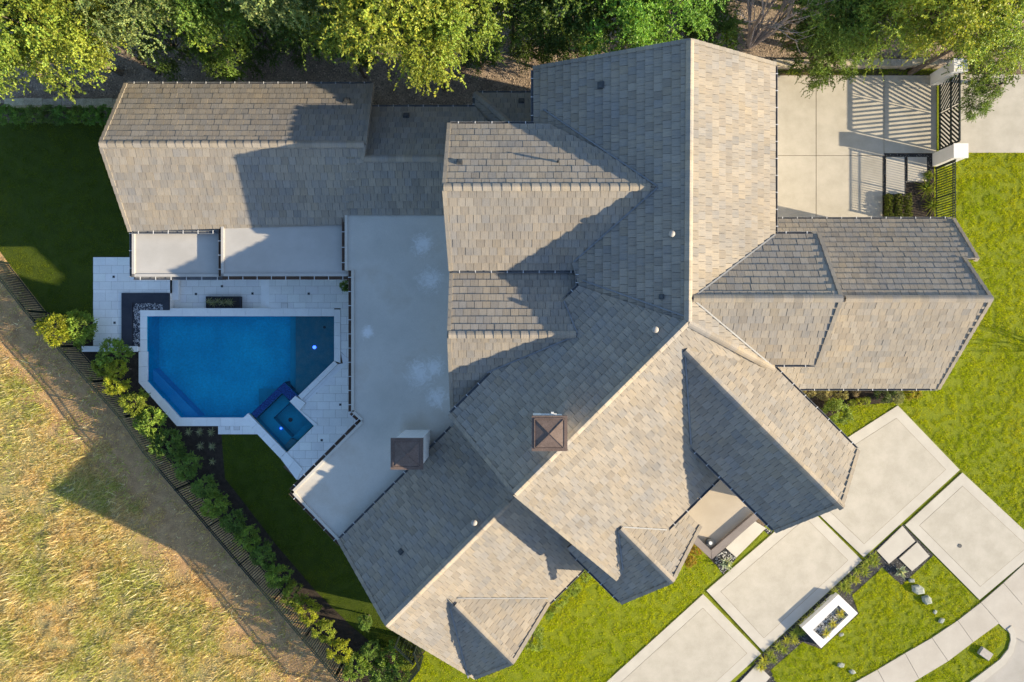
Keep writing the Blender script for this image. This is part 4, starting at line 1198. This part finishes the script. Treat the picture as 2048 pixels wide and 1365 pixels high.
# striped agaves in the dark bed by the pool
for i, (u, v) in enumerate(((379, 864), (401, 864), (423.6, 864.7), (402, 891.5), (425, 892.5), (426, 922.8))):
    m = MB(); spiky(m, at(u, v, .02), 34, .30, .012, [(.46, .48, .28), (.38, .42, .22), (.52, .52, .34)], rs, .2, .15)
    tag(m.build('yucca', M['blade'], None, tints=True), '%s pale spiky yucca in the dark bed below the pool, counting from its upper left' % ORD[i], 'plant', 'yuccas below the pool')
# big strappy plants and a clipped grid by the gate court
for i, (u, v) in enumerate(((1851, 378), (1864, 412), (1856, 352))):
    m = MB(); spiky(m, at(u, v, .05), 46, (.72, .66, .4)[i], .022, [(.12, .19, .02), (.20, .25, .03), (.28, .30, .05)], rs, .35, .7)
    tag(m.build('strap_plant', M['blade'], None, tints=True), ('larger strap-leaved plant beside the gate court fence', 'strap-leaved plant by the garage wall corner near the fence', 'small dark strap-leaved plant next to the gate pillar')[i], 'plant', 'strap-leaved plants by the fence')

# boulders and the grey utility box
def boulder(u, v, r, label, seed, box=False):
    rr = random.Random(seed); p = at(u, v); m = MB(); n = 6; rings = [(.9, 0), (1, .22), (.9, .5), (.66, .66)]
    vs_ = []; ph = rr.uniform(0, 6)
    for k, (rad, z) in enumerate(rings):
        for i in range(n):
            a = 2 * math.pi * i / n + ph; w = r * rad * (1 + .22 * math.sin(2 * a + seed) + rr.uniform(-.10, .10))
            vs_.append(Vector((p.x + w * math.cos(a), p.y + w * .8 * math.sin(a), z * r * .9 + rr.uniform(-.03, .03) * r)))
    vs_.append(Vector((p.x, p.y, r * .64)))
    fs = [(k * n + i, k * n + (i + 1) % n, (k + 1) * n + (i + 1) % n, (k + 1) * n + i) for k in range(3) for i in range(n)] + [(3 * n + i, 3 * n + (i + 1) % n, 4 * n) for i in range(n)]
    m.add(vs_, fs)
    tag(m.build('boulder', M['boulder']), label, 'boulder', 'boulders on the front lawn')
for i, (u, v, r, lab) in enumerate(((1822, 1161, .16, 'small pale boulder next to the gravel corner on the front lawn'), (1834, 1178, .33, 'largest pale boulder on the front lawn'), (1852, 1199, .29, 'second large pale boulder, nearer the sidewalk'), (1869, 1224, .13, 'small pale stone in the lawn below the large boulders'),
        (1882, 1241, .17, 'pale stone in tufted grass close to the sidewalk'), (1682, 1269, .14, 'small stone on the lawn beside the white planter box'), (1681, 1330, .18, 'upper of two pale stones near the bottom edge of the lawn'), (1703.5, 1343.5, .17, 'lower of two pale stones near the bottom edge of the lawn'))):
    boulder(u, v, r, lab, i + 2)
ub = empty('utility_box', at(1968, 1306), 'grey utility box lid on the verge by the street corner', 'utility box')
c = at(1968, 1306); MB().box((c.x, c.y, .06), (.42, .62, .16), R(55)).build('box_body', M['boulder'], ub); MB().box((c.x, c.y, .155), (.38, .58, .03), R(55)).build('box_lid', M['vent'], ub)

# ------------------------------------------------------------------ foliage
def foliage(name, seed, R_, Hz, nclump, nsprig, nleaf, leaf, wid, clump_r, shell=.55, hue=.12, down=.25):
    """leaf-sized faces: clumps -> twigs -> leaves, uneven outline with gaps"""
    r = np.random.RandomState(seed)
    d = r.normal(size=(nclump * 3, 3)); d /= np.linalg.norm(d, axis=1)[:, None]
    d = d[d[:, 2] > -.55][:nclump]; nclump = len(d)
    rad = shell + (1 - shell) * r.rand(nclump) ** .6
    lob = 1 + .28 * np.sin(3 * np.arctan2(d[:, 1], d[:, 0]) + seed) * r.rand(nclump) + r.uniform(-.12, .14, nclump)
    C = d * (rad * lob)[:, None] * np.array([R_, R_, Hz])
    ci = np.repeat(np.arange(nclump), nsprig); n1 = len(ci)
    bright = r.uniform(.58, 1.32, nclump)
    sd = r.normal(size=(n1, 3)) + d[ci] * .8; sd[:, 2] -= down; sd /= np.linalg.norm(sd, axis=1)[:, None]
    s0 = C[ci] + r.normal(size=(n1, 3)) * clump_r * .33
    si = np.repeat(np.arange(n1), nleaf); t = np.tile((np.arange(nleaf) + .5) / nleaf, n1)
    SL = clump_r * r.uniform(.5, 1.1, n1)
    base = s0[si] + sd[si] * (t * SL[si])[:, None]
    base[:, 2] -= (t ** 2) * SL[si] * .25
    n2 = len(si)
    side = r.normal(size=(n2, 3)); ld = sd[si] * .7 + side * .75; ld /= np.linalg.norm(ld, axis=1)[:, None]
    up = r.normal(size=(n2, 3)) * .55 + np.array([.18, -.05, .85])
    wv = np.cross(ld, up); wv /= np.linalg.norm(wv, axis=1)[:, None] + 1e-6
    L = leaf * r.uniform(.65, 1.25, n2)[:, None]; W = wid * r.uniform(.7, 1.2, n2)[:, None]
    nn = np.cross(wv, ld)
    p0 = base; p1 = base + ld * L * .45 + wv * W - nn * L * .06; p2 = base + ld * L - nn * L * .18; p3 = base + ld * L * .45 - wv * W - nn * L * .06
    V = np.stack([p0, p1, p2, p3], 1).reshape(-1, 3)
    Q = np.arange(n2 * 4).reshape(-1, 4)
    b = bright[ci[si]] * r.uniform(.75, 1.25, n2)
    h = r.normal(size=n2) * hue
    T = np.stack([b * (1 + h), b, b * (1 - h * .6)], 1)
    return np_mesh(name, V, Q, M['leaf'], np.repeat(np.clip(T, .2, 2), 4, 0)), C

crown_lib = []
for i in range(5):
    me, C = foliage('crown', 40 + i, 1.0, .74, 60, 16, 19, .048, .016, .31, .42, .10)
    crown_lib.append((me, C))
fine_lib = []
for i in range(3):
    me, C = foliage('crown', 80 + i, 1.0, .7, 70, 16, 14, .046, .013, .34, .35, .10)
    fine_lib.append((me, C))
print('leaves', sum(len(m.polygons) for m, _ in crown_lib + fine_lib))
rt = random.Random(99)
def tree(u, v, ztop, r, color, label, lib, group, lean=(0, 0), name='tree', trunk='bark', squash=1.0):
    """(u, v) is where the middle of the crown shows; ztop its height"""
    zc = ztop - r * .6
    c = at(u, v, zc); base = Vector((c.x + lean[0], c.y + lean[1], 0))
    root = empty(name, base, label, 'tree', group)
    me, C = lib[rt.randrange(len(lib))]
    cr = link_mesh('crown', me, root, c - base)
    an = rt.uniform(0, 6.28); cr.rotation_euler = (0, 0, an); cr.scale = (r, r * squash, r)
    cr.color = (*color, 1)
    m = MB(); fork = base.lerp(c, .55); fork.z = max(.8, zc - r * .75)
    tr_ = max(.06, r * .045)
    m.tube([base, base.lerp(fork, .5) + Vector((rt.uniform(-.15, .15), rt.uniform(-.15, .15), 0)), fork], [tr_ * 1.5, tr_ * 1.15, tr_], 8)
    idx = rt.sample(range(len(C)), 16); ca, sa = math.cos(an), math.sin(an)
    for k in idx:
        x, y, z = C[k] * .92; e = c + Vector(((x * ca - y * sa) * r, (x * sa + y * ca) * r, z * r))
        mid = fork.lerp(e, .5) + Vector((rt.uniform(-.2, .2), rt.uniform(-.2, .2), r * .10))
        m.tube([fork, mid, e], [tr_ * .6, tr_ * .33, tr_ * .08], 5, False)
    m.build('trunk', M[trunk], root)
    return root
YEL, LIM, GRN, DRK, GRY, BRI = (.30, .345, .05), (.25, .33, .05), (.14, .22, .038), (.10, .155, .032), (.24, .30, .10), (.17, .32, .05)
grp = 'trees along the back boundary'
TREES = [
 (45, 45, 8.5, 2.5, LIM, 'lime-yellow tree in the upper left corner'), (130, 60, 8.0, 1.9, YEL, 'yellow-green tree just right of the upper left corner'),
 (-40, 100, 7.5, 1.9, LIM, 'leafy tree cut by the left edge of the picture'),
 (250, 0, 8.2, 1.9, GRY, 'grey-green tree behind the left end of the pool house roof'), (375, -30, 8.0, 2.1, GRN, 'dark green tree above the left half of the pool house roof'),
 (470, -5, 7.0, 1.6, GRN, 'smaller dark tree above the middle of the pool house roof'), (570, -30, 8.5, 2.0, GRY, 'pale grey-green tree above the right half of the pool house roof'),
 (672, 68, 7.0, 1.15, YEL, 'small yellowish tree at the right end of the pool house roof'), (790, 10, 9.5, 2.5, YEL, 'largest yellow-green tree hanging over the gravel yard'),
 (858, 105, 8.0, 1.25, YEL, 'low yellow bough hanging furthest toward the connector roof'), (915, 30, 8.5, 1.8, LIM, 'yellow-green tree right of the largest one'),
 (1015, 5, 7.0, 1.6, DRK, 'dark thin tree left of the main gable'), (1105, 40, 6.5, 1.6, DRK, 'dark green tree just left of the main gable peak'),
 (1225, 25, 7.5, 2.1, BRI, 'bright green tree behind the left slope of the main gable'), (1350, 10, 7.0, 1.7, BRI, 'bright green tree behind the main gable peak'),
 (1675, 30, 6.0, 1.7, GRN, 'dark green tree right of the bare tree'), (1725, 48, 5.5, 1.3, GRN, 'green tree overhanging the limestone wall'),
 (1800, 20, 7.0, 1.9, LIM, 'tree with mixed green leaves above the gate court'), (1905, 15, 8.0, 2.1, YEL, 'yellow-green tree above the gate'), (2025, 55, 7.5, 2.0, LIM, 'yellow-green tree in the upper right corner'),
 (1835, 70, 5.0, 1.1, LIM, 'small yellow-green tree drooping over the wall by the gate'),
]
for i, (u, v, zt, r, c_, lab) in enumerate(TREES):
    tree(u, v - 14, zt, r, c_, lab, fine_lib if c_ in (LIM,) and u > 1500 or c_ is GRN and u > 1500 else crown_lib, grp, (rt.uniform(-.6, .6), rt.uniform(.3, 1.2)))
# a second rank, further back and darker
for i in range(15):
    tree(-60 + i * 152 + rt.uniform(-30, 30), rt.uniform(-95, -40) - (60 if 9 <= i <= 11 else 0), rt.uniform(6.5, 8.5) * (.55 if 9 <= i <= 11 else 1), rt.uniform(2.2, 2.9) * (.7 if 9 <= i <= 11 else 1), (DRK, GRN, GRN, LIM)[i % 4], 'tree cut by the top edge of the picture, %s from the left' % ORD[i], crown_lib, grp)
# low brush under the trees
for i, (u, v) in enumerate(((330, 80), (440, 85), (520, 70), (715, 60), (960, 90), (1060, 80), (1150, 110), (1290, 75), (1400, 20), (1640, 110), (1680, 105), (1975, 110), (90, 60), (200, 25), (610, 75), (1600, 25), (1425, 60))):
    tree(u, v, rt.uniform(2.2, 3.4), rt.uniform(1.0, 1.5), (DRK, GRN, DRK)[i % 3], 'dark shrub in the brush under the back trees, %s of them' % ORD[i], crown_lib, 'brush under the back trees', name='shrub')
# bough reaching over the drive at right
tree(1958, 198, 4.0, .78, (.13, .20, .035), 'small leafy bough hanging over the concrete beyond the gate', crown_lib, None, (3.2, 2.0))

# bare tree
def bare(u, v, hgt, label, seed, spread, lean, n0=9, thick=.06):
    rr = random.Random(seed); base = at(u, v); root = empty('bare_tree', base, label, 'tree'); m = MB()
    def grow(p, d, L, r, depth):
        q_ = p + d * L * .5 + Vector((rr.uniform(-.06, .06), rr.uniform(-.06, .06), 0)) * L; e = p + d * L + Vector((rr.uniform(-.08, .08), rr.uniform(-.08, .08), 0)) * L
        m.tube([p, q_, e], [r, r * .8, r * .55], 5, depth == 0)
        if depth == 0: return
        for k in range(rr.choice((2, 3, 3))):
            dd = (d + Vector((rr.uniform(-.55, .55), rr.uniform(-.55, .55), rr.uniform(-.15, .35)))).normalized()
            grow(q_.lerp(e, rr.uniform(.2, 1)), dd, L * rr.uniform(.5, .75), r * .5, depth - 1)
    for i in range(n0):
        a = 2 * math.pi * i / n0 + rr.uniform(-.3, .3)
        d = Vector((math.cos(a) * spread + lean[0], math.sin(a) * spread + lean[1], 1)).normalized()
        grow(base + Vector((math.cos(a), math.sin(a), 0)) * .08, d, hgt * rr.uniform(.42, .6), thick * rr.uniform(.6, 1.0), 3)
    m.build('branches', M['barebark'], root)
bare(1500, 92, 6.4, 'leafless pale tree behind the main gable', 4, .38, (.05, .32), 12, .085)
bare(1040, 70, 4.0, 'leafless thin tree at the left of the main gable', 8, .3, (-.1, .2), 5, .045)
bare(2118, 702, 1.75, 'bare sapling on the lawn beyond the right edge', 12, .45, (0, 0), 7, .035)

# ------------------------------------------------------------------ shrubs
shrub_lib = [foliage('shrub_crown', 120 + i, .92, .88, 64, 14, 9, .085, .032, .24, .66, .10, .05) for i in range(4)]
def shrub(u, v, ztop, r, color, label, group, name='shrub', cat='shrub', squash=.9, stem=True):
    zc = max(r * squash, ztop - r * squash); c = at(u, v, zc)
    root = empty(name, (c.x, c.y, 0), label, cat, group)
    me, C = shrub_lib[rt.randrange(4)]
    o = link_mesh('foliage', me, root, (0, 0, zc)); o.rotation_euler.z = rt.uniform(0, 6.28); o.scale = (r, r, r * squash); o.color = (*color, 1)
    if stem:
        m = MB(); b = Vector((c.x, c.y, 0))
        m.tube([b, b + Vector((.02, .01, zc * .6)), b + Vector((0, .03, zc))], [.04, .035, .02], 6)
        for k in range(5):
            x, y, z = C[rt.randrange(len(C))] * .8
            m.tube([b + Vector((0, 0, zc * .5)), b + Vector((x * r, y * r, zc + z * r * squash))], [.02, .006], 4, False)
        m.build('stem', M['bark'], root)
    return root
HY, HL, HG, HD = (.36, .39, .035), (.30, .36, .045), (.25, .36, .055), (.18, .28, .055)
ROW = [(108, 660, 2.1, .70, HY), (160, 655, 1.6, .72, HG), (228, 708, 1.6, .62, HG), (205, 735, 1.3, .40, HL), (233, 740, 1.7, .46, HY), (231, 768, 1.7, .52, HY), (269, 806, 1.6, .58, HL), (303, 847, 1.5, .64, HG), (336, 891, 1.5, .62, HD), (372, 932, 1.5, .58, HD), (409, 973, 1.5, .50, HD), (429, 1009, 1.6, .56, HG), (466, 1042, 1.4, .50, HD),
       (496, 1077, 1.5, .52, HG), (527, 1113, 1.5, .52, HD), (556, 1152, 1.6, .52, HG), (587, 1190, 1.7, .52, HL), (617, 1222, 1.7, .52, HY), (648, 1262, 1.6, .50, HL), (679, 1302, 1.7, .52, HY), (712, 1336, 1.6, .52, HG)]
for i, (u, v, zt, r, c_) in enumerate(ROW):
    k = rt.uniform(.85, 1.12)
    shrub(u, v, zt, r * (1.1 if c_ in (HD, HG) else 1.04), tuple(x * k for x in c_), '%s rounded %s shrub along the picket fence, counting from the upper left' % (ORD[i], {HY: 'yellow-green', HL: 'light green', HG: 'green', HD: 'dark green'}[c_]), 'shrubs along the picket fence')
for i, (u, v, r, c_) in enumerate(((785, 1312, .62, HG), (760, 1345, .6, HD), (812, 1322, .4, HL), (800, 1352, .5, HD), (742, 1300, .42, HD), (730, 1245, .35, HD))):
    shrub(u, v, 1.2, r, c_, 'leafy shrub in the cluster near the house end fence, %s of the cluster' % ORD[i], 'shrub cluster by the end fence')
for i in range(8):
    u = 12 + i * 28.5
    shrub(u, 231 + rt.uniform(-2, 2), 1.3, .44, tuple(x * rt.uniform(.8, 1.1) for x in HD), '%s dark clipped shrub from the left in front of the pale stone wall' % ORD[i], 'hedge at the stone wall')
for i, (u, v, r, c_, lab) in enumerate(((1612, 783, .38, (.30, .27, .12), 'variegated shrub at the left end of the garage bed'), (1648, 787, .36, (.32, .29, .13), 'variegated shrub second from the left in the garage bed'), (1682, 785, .34, (.30, .28, .11), 'variegated shrub third from the left in the garage bed'),
        (1712, 780, .28, (.30, .24, .14), 'small dry variegated shrub in the garage bed'), (1770, 782, .50, (.10, .14, .04), 'dark shrub with white flecks in the garage bed'), (1790, 792, .40, (.26, .28, .12), 'white-flecked shrub near the driveway corner'), (1825, 786, .34, (.34, .30, .03), 'yellow plant at the right end of the garage bed'),
        (1672, 826, .62, (.22, .30, .05), 'large bright green shrub beside the entry gable'), (1663, 808, .3, HL, 'small plant behind the large bright green shrub'), (1704, 806, .18, HL, 'tiny plant at the edge of the garage bed, left one'), (1719, 804, .2, HY, 'tiny plant at the edge of the garage bed, middle one'), (1733, 802, .2, HL, 'tiny plant at the edge of the garage bed, right one'),
        (1171, 1148, .36, LIM, 'bright plant at the upper end of the south bed'), (1146, 1177, .36, LIM, 'bright plant second from the top of the south bed'), (1121, 1200, .34, LIM, 'bright plant in the middle of the south bed'), (1111, 1218, .22, HL, 'small plant lower in the south bed'), (1098, 1230, .22, HG, 'green plant in the lower south bed'), (1066, 1278, .55, (.24, .32, .05), 'large feathery plant at the lower end of the south bed'),
        (1391, 1100, .28, (.36, .24, .03), 'orange-yellow plant beside the porch parapet'), (1380, 1122, .30, (.36, .26, .03), 'orange-yellow plant below the dormer eave'), (986, 1345, .25, HY, 'small yellow plant under the end gable'), (694, 571, .32, HD, 'dark clipped shrub at the corner of the covered patio'))):
    shrub(u, v, r * 1.7, r, c_, lab, None, name='garden_plant', cat='plant')
for j in range(4):
    for i in range(3):
        shrub(1777 + i * 19.5, 396 + j * 11.5, .42, .20, (.16, .19, .025), 'small clipped plant, row %s, %s in the grid by the garage wall' % (('one', 'two', 'three', 'four')[j], ('left', 'middle', 'right')[i]), 'plant grid by the gate court', name='garden_plant', cat='plant', stem=False)

# ------------------------------------------------------------------ grass
def blades(name, polys, dens, L0, L1, w, colfn, seed, lean=.7, hscale=.3, minh=.35, skip=(), z=0.0, comb=None):
    r = np.random.RandomState(seed); V = []; T = []
    for poly in polys:
        P = [p.xy for p in gp(poly)]
        x0, x1 = max(-27.5, min(p[0] for p in P)), min(27.5, max(p[0] for p in P)); y0_, y1_ = max(-18.5, min(p[1] for p in P)), min(18.5, max(p[1] for p in P))
        if x1 <= x0 or y1_ <= y0_: continue
        n = int((x1 - x0) * (y1_ - y0_) * dens); x = r.uniform(x0, x1, n); y = r.uniform(y0_, y1_, n)
        ok = inside(P, x, y)
        for sk in skip: ok &= ~inside([p.xy for p in gp(sk)], x, y)
        x, y = x[ok], y[ok]; n = len(x)
        hn = fbm(x, y, hscale, 2); keep = r.rand(n) < (.35 + 1.1 * hn); x, y, hn = x[keep], y[keep], hn[keep]; n = len(x)
        L = (L0 + (L1 - L0) * r.rand(n)) * (minh + (1 - minh) * np.clip((hn - .3) * 2.5, 0, 1))
        a = r.uniform(0, 2 * np.pi, n)
        if comb is not None: a = np.where(r.rand(n) < .75, comb + r.normal(size=n) * .45 + np.pi * (r.rand(n) < .35), a)
        el = np.clip(r.normal(.85, .35, n), .15, 1.5) * (1 - lean) + lean * r.uniform(.15, .9, n)
        d = np.stack([np.cos(a) * np.cos(el), np.sin(a) * np.cos(el), np.sin(el)], 1) * L[:, None]
        b = a + np.pi / 2 + r.uniform(-.5, .5, n); s_ = np.stack([np.cos(b), np.sin(b), np.zeros(n)], 1) * (w * r.uniform(.6, 1.3, n))[:, None]
        p = np.stack([x, y, np.full(n, z)], 1)
        V.append(np.stack([p - s_, p + s_, p + d], 1).reshape(-1, 3)); T.append(np.repeat(colfn(x, y, r, n), 3, 0))
    V = np.concatenate(V); T = np.concatenate(T)
    me = np_mesh(name, V, np.arange(len(V)).reshape(-1, 3), M['blade'], T)
    print(name, len(me.polygons))
    return link_mesh(name, me)
def lerp3(a, b, t): return np.array(a)[None] * (1 - t[:, None]) + np.array(b)[None] * t[:, None]
def front_col(x, y, r, n):
    t = np.clip((fbm(x, y, 1.8, 4) - .3) * 1.5 + r.normal(size=n) * .22, 0, 1)
    c = lerp3((.34, .42, .008), (.53, .53, .014), t)
    dry = r.rand(n) < .03 + .05 * (fbm(x + 40, y, 2.2, 2) > .58)
    c[dry] = (.56, .47, .14)
    return c * r.uniform(.7, 1.25, (n, 1))
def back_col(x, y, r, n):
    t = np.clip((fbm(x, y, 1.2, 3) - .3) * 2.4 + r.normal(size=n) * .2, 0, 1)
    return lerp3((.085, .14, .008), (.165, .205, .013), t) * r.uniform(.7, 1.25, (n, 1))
skip_front = [BEDS['east'][0], BEDS['south'][0], [(1603, 1256), (1677, 1189), (1716, 1227), (1642, 1297)], [(1795, 808), (1924, 942), (1727, 1118), (1552, 965)]]
tag(blades('grass', [LAWN[k] for k in ('front', 'side', 'island', 'verge')], 1600, .03, .14, .010, front_col, 1, .5, .20, .08, skip=skip_front), 'bright yellow-green mown grass of the front and side lawns', 'grass', kind='stuff')
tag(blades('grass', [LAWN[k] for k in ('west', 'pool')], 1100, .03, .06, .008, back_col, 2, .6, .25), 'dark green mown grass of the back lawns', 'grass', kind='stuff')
# turf strips between the drive slabs
tag(blades('grass', [[(1920, 940), (1924, 944), (1808, 1050), (1804, 1046)], [(1635, 1030), (1640, 1034), (1730, 1117), (1725, 1121)], [(1408, 1183), (1412, 1180), (1527, 1304), (1522, 1308)], [(1472, 1115), (1531, 1056), (1534, 1060), (1476, 1118)], [(1958, 1201), (2046, 1125), (2050, 1127), (1962, 1205)]],
    1600, .03, .06, .008, lambda x, y, r, n: lerp3((.12, .13, .016), (.20, .19, .03), r.rand(n)), 6, .5), 'thin strips of olive grass between the driveway slabs', 'grass', kind='stuff')
# low green edging between the limestone wall and the gate court
tag(blades('ground_cover', [[(1545, 140), (1872, 139), (1872, 150), (1545, 150)]], 900, .08, .2, .02, lambda x, y, r, n: lerp3((.14, .22, .03), (.28, .34, .05), r.rand(n)), 9, .4), 'strip of low green plants below the limestone wall', 'ground cover', kind='stuff')
# the dry field
fa, fc = at(274, 829), at(686, 1325); fd = (fc - fa).normalized(); fn = Vector((fd.y, -fd.x, 0)); fn = fn if fn.x < 0 else -fn
def field_col(x, y, r, n):
    t = fbm(x, y, 1.5, 4); c = np.zeros((n, 3)); k = t + r.normal(size=n) * .10
    c[:] = (.66, .53, .22)
    c[k > .57] = (.46, .47, .13); c[k < .36] = (.70, .53, .27)
    pale = r.rand(n) < .16; c[pale] = (.80, .74, .48)
    return c * r.uniform(.65, 1.25, (n, 1))
field_px = base_line[:-1] + [(735, 1420), (-90, 1420), (-90, 405)]
def field_blades(name, dens, L0, L1, w, seed, dmin, soft, lab, lean, hs):
    """grass of the field thins out towards the bare strip by the fence"""
    o = blades(name, [field_px], dens, L0, L1, w, field_col, seed, lean, hs, .08, comb=.62)
    me = o.data; n = len(me.vertices); co = np.zeros(n * 3, np.float32); me.vertices.foreach_get('co', co); co = co.reshape(-1, 3, 3)
    dist = (co[:, 0, 0] - fa.x) * fn.x + (co[:, 0, 1] - fa.y) * fn.y
    r = np.random.RandomState(seed + 50)
    lim = dmin + (fbm(co[:, 0, 0], co[:, 0, 1], 2.5, 3) - .5) * 3.0
    bare_ = fbm(co[:, 0, 0] + 9, co[:, 0, 1] - 5, 3.2, 4)
    keep = r.rand(len(co)) < np.clip((dist - lim) / soft, .06, 1) * np.clip((bare_ - .33) * 9, .22, 1)
    tc = np.zeros(n * 4, np.float32); me.attributes['tint'].data.foreach_get('color', tc); tc = tc.reshape(-1, 3, 4)[keep]
    nm = np_mesh(name, co[keep].reshape(-1, 3), np.arange(keep.sum() * 3).reshape(-1, 3), M['blade'], tc.reshape(-1, 4)[:, :3])
    o.data = nm
    tag(o, lab, 'grass', kind='stuff')
field_blades('field_grass', 1700, .06, .30, .012, 3, 2.4, 1.8, 'dry straw and green grass covering the field outside the fence', .45, .38)
field_blades('weed', 420, .20, .60, .02, 4, 3.2, 2.0, 'taller tangled weeds in the dry field', .75, .9)
# dead leaves and stones on the gravel yard
pebbles('yard_gravel', [[(0, 0), (2048, 0), (2048, 128), (1540, 128), (1500, 95), (1380, 80), (1066, 140), (1066, 188), (950, 188), (950, 216), (742, 216), (742, 172), (250, 172), (232, 205), (0, 205)]], 60, .04, [(.46, .35, .26), (.30, .23, .17), (.56, .44, .33), (.18, .14, .11)], .0, None, 14)
